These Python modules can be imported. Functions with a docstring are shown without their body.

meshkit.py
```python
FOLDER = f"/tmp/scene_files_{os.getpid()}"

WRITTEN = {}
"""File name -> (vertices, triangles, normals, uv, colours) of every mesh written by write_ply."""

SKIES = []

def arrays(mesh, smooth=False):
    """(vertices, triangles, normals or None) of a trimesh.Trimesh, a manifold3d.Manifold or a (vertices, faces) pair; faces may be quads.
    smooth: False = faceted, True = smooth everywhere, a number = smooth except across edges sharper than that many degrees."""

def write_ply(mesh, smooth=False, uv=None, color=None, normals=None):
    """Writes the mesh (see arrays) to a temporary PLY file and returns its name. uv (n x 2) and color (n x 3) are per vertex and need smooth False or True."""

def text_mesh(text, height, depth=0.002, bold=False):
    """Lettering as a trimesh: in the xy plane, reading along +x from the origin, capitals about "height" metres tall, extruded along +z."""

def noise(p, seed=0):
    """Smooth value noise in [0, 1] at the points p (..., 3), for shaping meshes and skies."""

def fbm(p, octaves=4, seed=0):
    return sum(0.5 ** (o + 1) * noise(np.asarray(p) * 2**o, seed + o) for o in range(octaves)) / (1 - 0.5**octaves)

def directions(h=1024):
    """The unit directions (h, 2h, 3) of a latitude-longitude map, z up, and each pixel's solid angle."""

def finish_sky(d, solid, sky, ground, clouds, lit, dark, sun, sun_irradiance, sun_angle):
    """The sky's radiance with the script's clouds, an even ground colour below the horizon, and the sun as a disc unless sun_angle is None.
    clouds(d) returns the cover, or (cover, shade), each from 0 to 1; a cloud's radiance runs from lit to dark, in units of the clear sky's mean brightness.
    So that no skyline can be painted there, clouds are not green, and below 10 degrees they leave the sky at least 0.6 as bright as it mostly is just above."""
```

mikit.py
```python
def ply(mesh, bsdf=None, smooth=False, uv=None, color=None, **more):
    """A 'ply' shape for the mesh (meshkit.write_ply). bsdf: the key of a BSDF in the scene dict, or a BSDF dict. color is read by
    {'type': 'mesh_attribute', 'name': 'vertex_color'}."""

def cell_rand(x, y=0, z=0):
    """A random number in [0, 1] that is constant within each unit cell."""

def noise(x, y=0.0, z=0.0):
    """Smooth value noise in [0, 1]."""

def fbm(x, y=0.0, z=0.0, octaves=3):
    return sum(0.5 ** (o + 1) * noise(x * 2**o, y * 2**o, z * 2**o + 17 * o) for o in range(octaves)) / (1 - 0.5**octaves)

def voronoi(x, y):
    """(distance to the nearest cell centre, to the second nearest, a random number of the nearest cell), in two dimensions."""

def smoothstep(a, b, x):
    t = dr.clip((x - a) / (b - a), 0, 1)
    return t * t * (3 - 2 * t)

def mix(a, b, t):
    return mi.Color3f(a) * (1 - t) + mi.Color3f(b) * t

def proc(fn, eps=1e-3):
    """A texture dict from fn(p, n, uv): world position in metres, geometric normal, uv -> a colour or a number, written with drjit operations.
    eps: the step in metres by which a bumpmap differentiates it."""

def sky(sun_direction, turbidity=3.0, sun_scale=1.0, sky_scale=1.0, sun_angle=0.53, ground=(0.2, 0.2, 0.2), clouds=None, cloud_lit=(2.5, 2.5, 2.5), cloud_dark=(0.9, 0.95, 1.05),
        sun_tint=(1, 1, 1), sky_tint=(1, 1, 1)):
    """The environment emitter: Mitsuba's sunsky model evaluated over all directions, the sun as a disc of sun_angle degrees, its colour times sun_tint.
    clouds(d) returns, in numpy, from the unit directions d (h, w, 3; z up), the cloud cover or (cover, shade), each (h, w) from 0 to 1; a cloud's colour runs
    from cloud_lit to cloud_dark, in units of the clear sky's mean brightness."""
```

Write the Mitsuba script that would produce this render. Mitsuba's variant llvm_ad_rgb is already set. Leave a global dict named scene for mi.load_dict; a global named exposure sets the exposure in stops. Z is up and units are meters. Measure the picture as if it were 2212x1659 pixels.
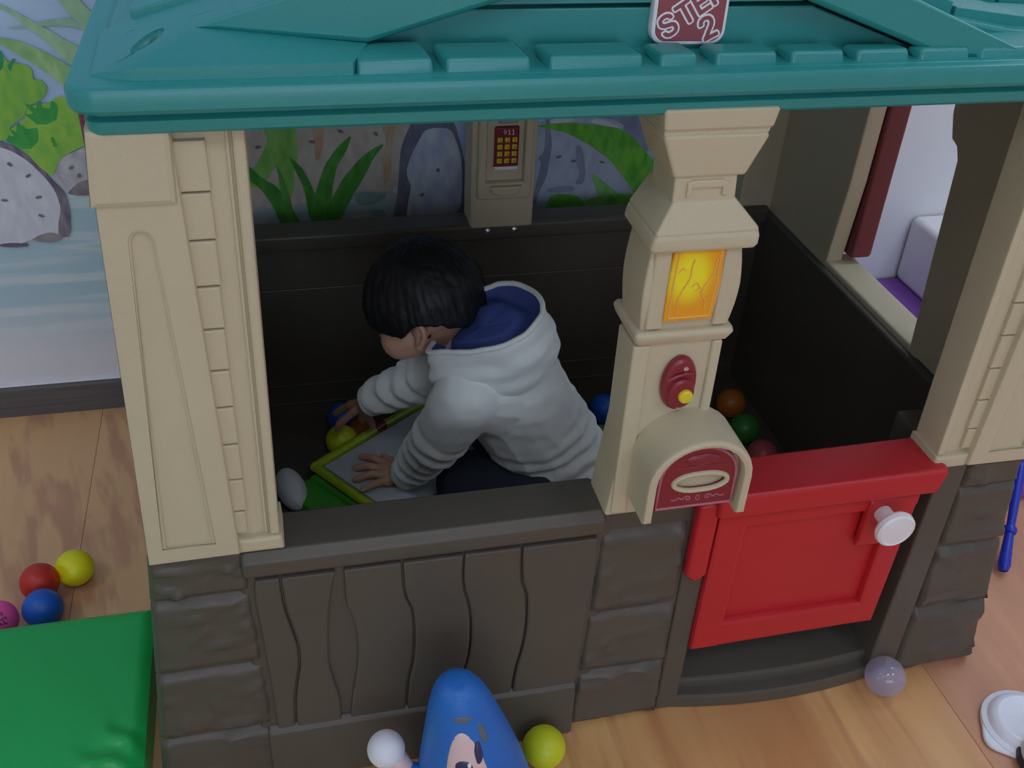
import math, random, numpy as np, trimesh, mitsuba as mi, drjit as dr, manifold3d as m3, mikit, meshkit
from shapely.geometry import Polygon
T = mi.ScalarTransform4f
scene, labels = {}, {}

# ---------------------------------------------------------------- camera, lamps, exposure
CAM = np.array([0.0, -0.91, 1.3])
CAM_F = np.array([0.20954, 0.79252, -0.57272])
CAM_U = np.array([0.09004, 0.56759, 0.81837])
scene['camera'] = {'type': 'perspective', 'fov': 2 * math.degrees(math.atan(1106 / 2200)), 'fov_axis': 'x', 'near_clip': 0.05, 'far_clip': 50,
                   'to_world': T().look_at(origin=CAM.tolist(), target=(CAM + CAM_F).tolist(), up=CAM_U.tolist())}
exposure = 2.55
LAMP = 1.0
LAMPS = [(-1.25, -1.55), (0.25, -1.55), (1.75, -1.55), (2.05, 0.30), (-1.7, -0.3)]     # ceiling light panels (x, y)
LAMP_GAIN = [0.55, 1.0, 1.25, 1.5, 0.9]
LAMP_RGB = [0.82 * LAMP, 1.0 * LAMP, 1.16 * LAMP]
FILL_WINDOW_RGB = [0.36, 0.445, 0.54]     # fill radiance of the added, unseen window behind the camera
CEIL = 2.55
XL, XR, YF, YB = -2.4, 2.6, -4.2, 0.947      # the room

# ---------------------------------------------------------------- helpers
def key(base):
    if base not in scene: return base
    i = 1
    while f'{base}_{i:03d}' in scene: i += 1
    return f'{base}_{i:03d}'

def put(name, mesh, mat, parent=None, smooth=30, label=None, cat=None, group=None, kind=None, **kw):
    k = key((parent + '__' if parent else '') + name)
    scene[k] = mikit.ply(mesh, mat, smooth=smooth, **kw)
    tag(k, label, cat, group, kind)
    return k

THINGS = set()
def thing(name, label, cat, group=None):
    k, i = name, 1
    while k in THINGS: k = f'{name}_{i:03d}'; i += 1
    THINGS.add(k)
    tag(k, label, cat, group)
    return k

def tag(k, label=None, cat=None, group=None, kind=None):
    d = {a: b for a, b in (('label', label), ('category', cat), ('group', group), ('kind', kind)) if b}
    if d: labels[k] = d

def tm(m):
    if isinstance(m, trimesh.Trimesh): return m
    q = m.to_mesh()
    return trimesh.Trimesh(np.array(q.vert_properties[:, :3]), np.array(q.tri_verts), process=False)

def cat_(*ms): return trimesh.util.concatenate([tm(m) for m in ms])

def ball(r, seg=12): return m3.Manifold.sphere(r, seg)

def rhull(pts, r=0.004, seg=8):
    """Convex hull of small spheres at the points: a solid with rounded edges (the points are the outer corners of a box-like solid)."""
    pts = np.asarray(pts, float)
    c = pts.mean(0)
    s = np.array(ball(r, seg).to_mesh().vert_properties[:, :3])
    allp = []
    for p in pts:
        q = p - np.sign(p - c) * np.minimum(r, np.abs(p - c))
        allp.append(s + q)
    return tm(m3.Manifold.hull_points(np.vstack(allp)))

def rb(x0, x1, y0, y1, z0, z1, r=0.004, seg=8):
    r = min(r, 0.49 * (x1 - x0), 0.49 * (y1 - y0), 0.49 * (z1 - z0))
    return rhull([[x, y, z] for x in (x0, x1) for y in (y0, y1) for z in (z0, z1)], r, seg)

def frustum(lo, hi, z0, z1, r=0.004):
    """lo, hi: (x0, x1, y0, y1) at z0 and at z1."""
    return rhull([[x, y, z0] for x in lo[:2] for y in lo[2:]] + [[x, y, z1] for x in hi[:2] for y in hi[2:]], r)

def inset(p, b):
    p = np.asarray(p, float)
    a, c = np.roll(p, 1, 0), np.roll(p, -1, 0)
    d0, d1 = p - a, c - p
    d0 /= np.linalg.norm(d0, axis=1)[:, None] + 1e-12; d1 /= np.linalg.norm(d1, axis=1)[:, None] + 1e-12
    n0, n1 = np.stack([-d0[:, 1], d0[:, 0]], 1), np.stack([-d1[:, 1], d1[:, 0]], 1)
    n = n0 + n1
    n /= np.maximum((n * n).sum(1) / 2, 0.35)[:, None] 
    return p + n * b

def prism(poly, a0, a1, axis='y', bev=0.002):
    """The polygon (counter-clockwise) extruded with bevelled rims. axis y: (x,z); x: (y,z); z: (x,y)."""
    p = np.asarray(poly, float)
    if ((p[:, 0] * np.roll(p[:, 1], -1)) - (np.roll(p[:, 0], -1) * p[:, 1])).sum() < 0: p = p[::-1]
    bev = min(bev, (a1 - a0) * 0.45)
    rings = [(inset(p, bev), a0), (inset(p, bev * 0.3), a0 + bev * 0.3), (p, a0 + bev), (p, a1 - bev), (inset(p, bev * 0.3), a1 - bev * 0.3), (inset(p, bev), a1)]
    n = len(p)
    v = np.vstack([np.column_stack([q, np.full(n, a)]) for q, a in rings])
    f = []
    for k in range(len(rings) - 1):
        for i in range(n):
            j = (i + 1) % n
            f += [[k * n + i, k * n + j, (k + 1) * n + j], [k * n + i, (k + 1) * n + j, (k + 1) * n + i]]
    cv, cf = trimesh.creation.triangulate_polygon(Polygon(rings[0][0]).buffer(0) if not Polygon(rings[0][0]).is_valid else Polygon(rings[0][0]), engine='earcut')
    for z, flip in ((a0, True), (a1, False)):
        o = len(v)
        v = np.vstack([v, np.column_stack([cv, np.full(len(cv), z)])])
        g = np.asarray(cf) + o
        f += (g[:, ::-1] if flip else g).tolist()
    f = np.array(f)
    if axis == 'z': w = v
    elif axis == 'y': w = np.column_stack([v[:, 0], v[:, 2], v[:, 1]]); f = f[:, ::-1]
    else: w = np.column_stack([v[:, 2], v[:, 0], v[:, 1]])
    return trimesh.Trimesh(w, f, process=False)

def tube(path, r, seg=10, closed=False):
    path = np.asarray(path, float); r = np.broadcast_to(r, (len(path),))
    n = len(path)
    t = np.roll(path, -1, 0) - np.roll(path, 1, 0) if closed else np.gradient(path, axis=0)
    t /= np.linalg.norm(t, axis=1)[:, None]
    up = np.array([0, 0, 1.0]) if abs(t[0, 2]) < 0.9 else np.array([1.0, 0, 0])
    v = []
    for i in range(n):
        a = np.cross(t[i], up); a /= np.linalg.norm(a); b = np.cross(a, t[i]); up = b
        th = np.arange(seg) * 2 * np.pi / seg
        v.append(path[i] + r[i] * (np.cos(th)[:, None] * a + np.sin(th)[:, None] * b))
    v = np.vstack(v); f = []
    for i in range(n if closed else n - 1):
        for k in range(seg):
            a, b = i * seg + k, i * seg + (k + 1) % seg
            c, d = ((i + 1) % n) * seg + k, ((i + 1) % n) * seg + (k + 1) % seg
            f += [[a, c, d], [a, d, b]]
    if not closed:
        for i, fl in ((0, False), (n - 1, True)):
            o = len(v); v = np.vstack([v, path[i]])
            for k in range(seg):
                a, b = i * seg + k, i * seg + (k + 1) % seg
                f.append([o, b, a] if fl else [o, a, b])
    m = trimesh.Trimesh(v, np.array(f), process=False)
    m.fix_normals()
    return m

def lathe(profile, seg=40):
    """profile: (radius, height) from bottom to top; around z at the origin."""
    m = trimesh.creation.revolve(np.asarray(profile, float), sections=seg)
    m.fix_normals()
    return m

def move(m, to, z_to=None, spin=0.0):
    """Turns the +z axis to z_to and moves the mesh to a point."""
    m = tm(m).copy()
    if spin: m.apply_transform(trimesh.transformations.rotation_matrix(spin, [0, 0, 1]))
    if z_to is not None: m.apply_transform(trimesh.geometry.align_vectors([0, 0, 1], z_to))
    m.apply_translation(to)
    return m

def ico(r, sub=3): return trimesh.creation.icosphere(subdivisions=sub, radius=r)

def ell(c, r, sub=3):
    m = ico(1.0, sub); m.apply_scale(r); m.apply_translation(c); return m

def chain(bones, refine=0.006, iters=12, seg=14, smooth=True):
    """Union of the hulls of the spheres at both ends of each bone, refined and smoothed into one surface."""
    parts = []
    for (p, r), (q, s) in bones:
        a = np.array(ball(r, seg).to_mesh().vert_properties[:, :3]) + np.asarray(p, float)
        b = np.array(ball(s, seg).to_mesh().vert_properties[:, :3]) + np.asarray(q, float)
        parts.append(m3.Manifold.hull_points(np.vstack([a, b])))
    m = m3.Manifold.batch_boolean(parts, m3.OpType.Add).as_original().simplify(0.0006).refine_to_length(refine)
    m = tm(m); m.merge_vertices()
    if smooth: trimesh.smoothing.filter_taubin(m, lamb=0.5, nu=0.52, iterations=iters)
    return m

def noise_push(m, amp, freq, seed=0, stretch=(1, 1, 1), octaves=3):
    n = m.vertex_normals
    m.vertices = m.vertices + n * (amp * 2 * (meshkit.fbm(m.vertices * freq * np.asarray(stretch), octaves, seed) - 0.5))[:, None]
    return m

# ---------------------------------------------------------------- materials
def plastic(name, rgb, rough=0.35, spec=0.5, **kw):
    scene[name] = {'type': 'twosided', 'b': {'type': 'principled', 'base_color': {'type': 'rgb', 'value': list(rgb)} if not isinstance(rgb, dict) else rgb, 'roughness': rough, 'specular': spec, **kw}}
    return name

def grainy(a, b, freq=900.0, warp=9.0):
    """Moulded plastic: a faint speckle and slow patches of tone."""
    return mikit.proc(lambda p, n, uv: mikit.mix(a, b, 0.55 * mikit.noise(p.x * freq, p.y * freq, p.z * freq) + 0.45 * mikit.fbm(p.x * warp, p.y * warp, p.z * warp)))

plastic('m_teal', grainy((0.018, 0.215, 0.210), (0.028, 0.262, 0.255)), 0.36, 0.6)
plastic('m_cream', grainy((0.49, 0.42, 0.285), (0.56, 0.48, 0.335)), 0.45, 0.4)
plastic('m_brown', grainy((0.074, 0.063, 0.050), (0.100, 0.086, 0.070)), 0.42, 0.45)
plastic('m_red', grainy((0.44, 0.014, 0.021), (0.52, 0.022, 0.030)), 0.38, 0.45)
plastic('m_burgundy', (0.22, 0.018, 0.03), 0.3, 0.5)
plastic('m_burgundy_edge', (0.42, 0.13, 0.16), 0.35, 0.5)
plastic('m_shutter', (0.17, 0.035, 0.04), 0.42, 0.4)
plastic('m_white', (0.74, 0.72, 0.74), 0.35)
plastic('m_sign_white', (0.75, 0.76, 0.80), 0.4)
plastic('m_sign_red', (0.27, 0.06, 0.075), 0.45)
plastic('m_yellow', (0.72, 0.56, 0.02), 0.3)
plastic('m_metal', (0.8, 0.8, 0.82), 0.22, metallic=1.0)
plastic('m_dark', (0.02, 0.018, 0.02), 0.4)
plastic('m_grey', (0.3, 0.31, 0.33), 0.4)
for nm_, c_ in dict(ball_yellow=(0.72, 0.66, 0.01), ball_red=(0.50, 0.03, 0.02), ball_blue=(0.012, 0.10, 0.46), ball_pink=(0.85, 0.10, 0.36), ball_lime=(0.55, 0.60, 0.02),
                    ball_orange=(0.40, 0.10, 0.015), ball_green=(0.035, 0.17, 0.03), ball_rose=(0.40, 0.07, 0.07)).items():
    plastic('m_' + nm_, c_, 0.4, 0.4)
plastic('m_lining', grainy((0.045, 0.065, 0.22), (0.07, 0.095, 0.31), 1500, 20), 0.85, 0.2)
plastic('m_hoodie', grainy((0.70, 0.715, 0.70), (0.79, 0.80, 0.785), 1500, 14), 0.9, 0.15)
plastic('m_trousers', grainy((0.02, 0.024, 0.036), (0.035, 0.04, 0.055), 1500, 20), 0.85, 0.2)
plastic('m_sock', (0.35, 0.34, 0.34), 0.9, 0.2)
plastic('m_skin', grainy((0.44, 0.235, 0.165), (0.52, 0.285, 0.205), 700, 22), 0.5, 0.35)
plastic('m_lip', (0.42, 0.14, 0.12), 0.4)
plastic('m_hair', grainy((0.006, 0.006, 0.008), (0.016, 0.014, 0.014), 400, 40), 0.5, 0.3)
plastic('m_eye', (0.8, 0.8, 0.8), 0.15)
plastic('m_board_frame', (0.34, 0.46, 0.015), 0.22, 0.6)
plastic('m_board_green', (0.06, 0.32, 0.03), 0.35)
plastic('m_board_screen', mikit.proc(lambda p, n, uv: mikit.mix((0.42, 0.43, 0.46), (0.50, 0.51, 0.54), mikit.fbm(p.x * 60, p.y * 60, p.z * 60))), 0.3)
plastic('m_doll_blue', grainy((0.016, 0.125, 0.47), (0.026, 0.165, 0.56), 600, 18), 0.42, 0.4)
plastic('m_doll_face', (0.70, 0.50, 0.50), 0.45)
plastic('m_doll_dark', (0.03, 0.03, 0.10), 0.4)
plastic('m_doll_tuft', (0.10, 0.13, 0.17), 0.5)
plastic('m_doll_white', (0.72, 0.72, 0.78), 0.45)
plastic('m_rod_blue', (0.012, 0.03, 0.40), 0.35)
plastic('m_purple', grainy((0.19, 0.07, 0.33), (0.24, 0.09, 0.40), 500, 12), 0.5, 0.3)
plastic('m_foam_white', (0.70, 0.69, 0.71), 0.5, 0.3)
plastic('m_lid', (0.72, 0.72, 0.80), 0.28, 0.6)
plastic('m_keys', (0.62, 0.55, 0.03), 0.4)
plastic('m_floor_panel', grainy((0.070, 0.054, 0.044), (0.09, 0.07, 0.058)), 0.5, 0.35)

def mat_green(p, n, uv):
    return mikit.mix((0.010, 0.34, 0.065), (0.014, 0.41, 0.085), mikit.fbm(p.x * 8, p.y * 8, p.z * 8))
plastic('m_mat', mikit.proc(mat_green), 0.32, 0.5)

def wood_floor(p, n, uv):
    r = mikit.cell_rand(dr.floor((p.x + 0.39) / 1.3525), 3.0, 1.0)
    x = p.x + 0.03 * mikit.noise(p.x * 7, p.y * 2.4, 2.0) + r * 3
    bands = mikit.fbm(x * 16, p.y * 1.1 + r * 9, 0.0, octaves=4)
    streak = mikit.fbm(x * 60, p.y * 4.5, 4.0, octaves=4)
    slant = p.x + 0.22 * p.y
    veins = mikit.fbm(slant * 34 + 3, p.y * 7.5, 8.0, octaves=4)
    base = mikit.mix((0.52, 0.24, 0.095), (0.68, 0.38, 0.155), mikit.smoothstep(0.25, 0.75, bands))
    c = mikit.mix(base, (0.45, 0.17, 0.085), 0.5 * mikit.smoothstep(0.48, 0.80, streak))
    left = mikit.smoothstep(-0.12, -0.30, p.x)
    c = mikit.mix(c, mi.Color3f(0.76, 0.46, 0.24), 0.65 * left)
    c = mikit.mix(c, (0.46, 0.19, 0.13), 0.62 * mikit.smoothstep(0.46, 0.74, veins) * left)
    pink = mikit.smoothstep(0.93, 0.99, p.x)
    return mikit.mix(c, mi.Color3f(0.58, 0.27, 0.175) * (0.78 + 0.44 * bands), 0.75 * pink)
plastic('m_floor', mikit.proc(wood_floor), 0.33, 0.5)

def skirting(p, n, uv):
    g = mikit.fbm(p.x * 9, p.z * 260, p.y * 9, octaves=3)
    return mikit.mix((0.075, 0.065, 0.068), (0.135, 0.12, 0.12), g)
plastic('m_skirting', mikit.proc(skirting), 0.5, 0.4)

def mural_wall(p, n, uv):
    st = mikit.fbm(p.x * 4.0, p.z * 46, 0.0, octaves=3)
    blot = mikit.fbm(p.x * 7, p.z * 7, 3.0, octaves=3)
    white = mi.Color3f(0.70, 0.69, 0.74)
    sky_ = mikit.mix((0.38, 0.53, 0.80), (0.54, 0.67, 0.86), blot)
    water = mikit.mix((0.42, 0.57, 0.66), (0.60, 0.68, 0.74), mikit.smoothstep(0.35, 0.65, st))
    water = mikit.mix(water, (0.36, 0.53, 0.53), 0.7 * mikit.smoothstep(0.56, 0.70, st) * mikit.smoothstep(0.30, 0.36, p.z))
    c = mikit.mix(white, water, mikit.smoothstep(0.12, 0.30, p.z + 0.06 * (blot - 0.5)))
    c = mikit.mix(c, sky_, mikit.smoothstep(0.48, 0.58, p.z))
    return mikit.mix(c, (0.70, 0.70, 0.73), mikit.smoothstep(0.98, 1.10, p.x))
plastic('m_mural_wall', mikit.proc(mural_wall), 0.7, 0.25)
plastic('m_paint', {'type': 'mesh_attribute', 'name': 'vertex_color'}, 0.7, 0.25)
plastic('m_wall', (0.66, 0.66, 0.68), 0.8, 0.2)
plastic('m_ceiling', (0.75, 0.75, 0.75), 0.9, 0.1)
scene['m_lamp_glass'] = {'type': 'twosided', 'b': {'type': 'diffuse', 'reflectance': {'type': 'rgb', 'value': [0.8, 0.8, 0.8]}}}
scene['m_amber'] = {'type': 'principled', 'base_color': mikit.proc(lambda p, n, uv: mikit.mix((0.86, 0.74, 0.02), (0.80, 0.34, 0.015), mikit.smoothstep(0.012, 0.034, dr.sqrt(dr.square(p.x - 0.4245) + dr.square((p.z - 0.778) * 0.8))))), 'roughness': 0.25, 'specular': 0.6}  # lamp glow painted into the colour as a yellow centre; emits nothing
plastic('m_amber_edge', (0.80, 0.42, 0.10), 0.3)
scene['m_clear_ball'] = {'type': 'blendbsdf', 'weight': 0.42, 'a': {'type': 'thindielectric', 'int_ior': 1.5}, 'b': {'type': 'principledthin', 'base_color': {'type': 'rgb', 'value': [0.66, 0.64, 0.86]}, 'roughness': 0.22, 'spec_trans': 0.0, 'diff_trans': 1.0, 'eta': 1.45}}
# ---------------------------------------------------------------- the room
put('floor', rb(XL, XR, YF, YB, -0.06, -0.0045, 0.001), 'm_skirting', kind='structure', label='wood-patterned vinyl floor of the play room')
x = -0.39 - 2 * 1.3525
while x < XR:
    a, b = max(x, XL), min(x + 1.3525, XR)
    put('vinyl_sheet', prism([(a + 0.0003, YF), (b - 0.0003, YF), (b - 0.0003, YB), (a + 0.0003, YB)], -0.0045, 0.0, 'z', 0.0006), 'm_floor', 'floor', smooth=False)
    x += 1.3525
put('wall_back', rb(XL, XR, YB, YB + 0.08, 0, CEIL, 0.001), 'm_mural_wall', kind='structure', smooth=False, label='back wall painted with a mural of leaves, rocks and water')
put('wall_left', rb(XL - 0.08, XL, YF, YB, 0, CEIL, 0.001), 'm_wall', kind='structure', smooth=False, label='plain white left wall')
put('wall_right', rb(XR, XR + 0.08, YF, YB, 0, CEIL, 0.001), 'm_wall', kind='structure', smooth=False, label='plain white right wall')
put('wall_front', rb(XL, XR, YF - 0.08, YF, 0, CEIL, 0.001), 'm_wall', kind='structure', smooth=False, label='plain white wall behind the camera')
put('ceiling', rb(XL, XR, YF, YB, CEIL, CEIL + 0.06, 0.001), 'm_ceiling', kind='structure', smooth=False, label='white ceiling')
put('baseboard_back', prism([(YB - 0.013, 0.0), (YB, 0.0), (YB, 0.069), (YB - 0.009, 0.069), (YB - 0.013, 0.064)], XL, XR, 'x', 0.0005), 'm_skirting', kind='structure', label='grey-brown wood baseboard along the back wall')
put('caulk_line', rb(XL, XR, YB - 0.007, YB, 0.069, 0.0725, 0.001), 'm_white', 'baseboard_back', label='thin white sealant line')
for i, (lx, ly) in enumerate(LAMPS):
    k = thing('ceiling_light', 'square white light panel on the ceiling', 'ceiling light', 'ceiling light panels')
    put('frame', cat_(*[rb(lx - 0.32, lx + 0.32, ly + s * 0.31 - 0.01, ly + s * 0.31 + 0.01, CEIL - 0.03, CEIL, 0.003) for s in (-1, 1)],
                      *[rb(lx + s * 0.31 - 0.01, lx + s * 0.31 + 0.01, ly - 0.3, ly + 0.3, CEIL - 0.03, CEIL, 0.003) for s in (-1, 1)]), 'm_white', k)
    v = np.array([[lx - 0.3, ly - 0.3, CEIL - 0.02], [lx - 0.3, ly + 0.3, CEIL - 0.02], [lx + 0.3, ly + 0.3, CEIL - 0.02], [lx + 0.3, ly - 0.3, CEIL - 0.02]])
    kk = put('diffuser', trimesh.Trimesh(v, [[0, 1, 2], [0, 2, 3]], process=False), 'm_lamp_glass', k, smooth=False)
    scene[kk]['emitter'] = {'type': 'area', 'radiance': {'type': 'rgb', 'value': [c_ * LAMP_GAIN[i] for c_ in LAMP_RGB]}}

fw = put('added_window_1', cat_(*[rb(a, b, YF - 0.002, YF + 0.05, c, d, 0.004) for a, b, c, d in ((-1.56, 1.56, 0.84, 0.9), (-1.56, 1.56, 2.1, 2.16), (-1.56, -1.5, 0.9, 2.1), (1.5, 1.56, 0.9, 2.1), (-0.03, 0.03, 0.9, 2.1))]), 'm_white', kind='structure', label='white frame of the added fill-light window behind the camera')  # unseen window added as frontal fill for child, mural and interior
for a, b in ((-1.5, -0.03), (0.03, 1.5)):
    pn = put('pane', trimesh.Trimesh([[a, YF + 0.012, 0.9], [b, YF + 0.012, 0.9], [b, YF + 0.012, 2.1], [a, YF + 0.012, 2.1]], [[0, 2, 1], [0, 3, 2]], process=False), 'm_lamp_glass', fw, smooth=False, label='glowing fill-light pane of the added window')
    scene[pn]['emitter'] = {'type': 'area', 'radiance': {'type': 'rgb', 'value': FILL_WINDOW_RGB}}

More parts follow.
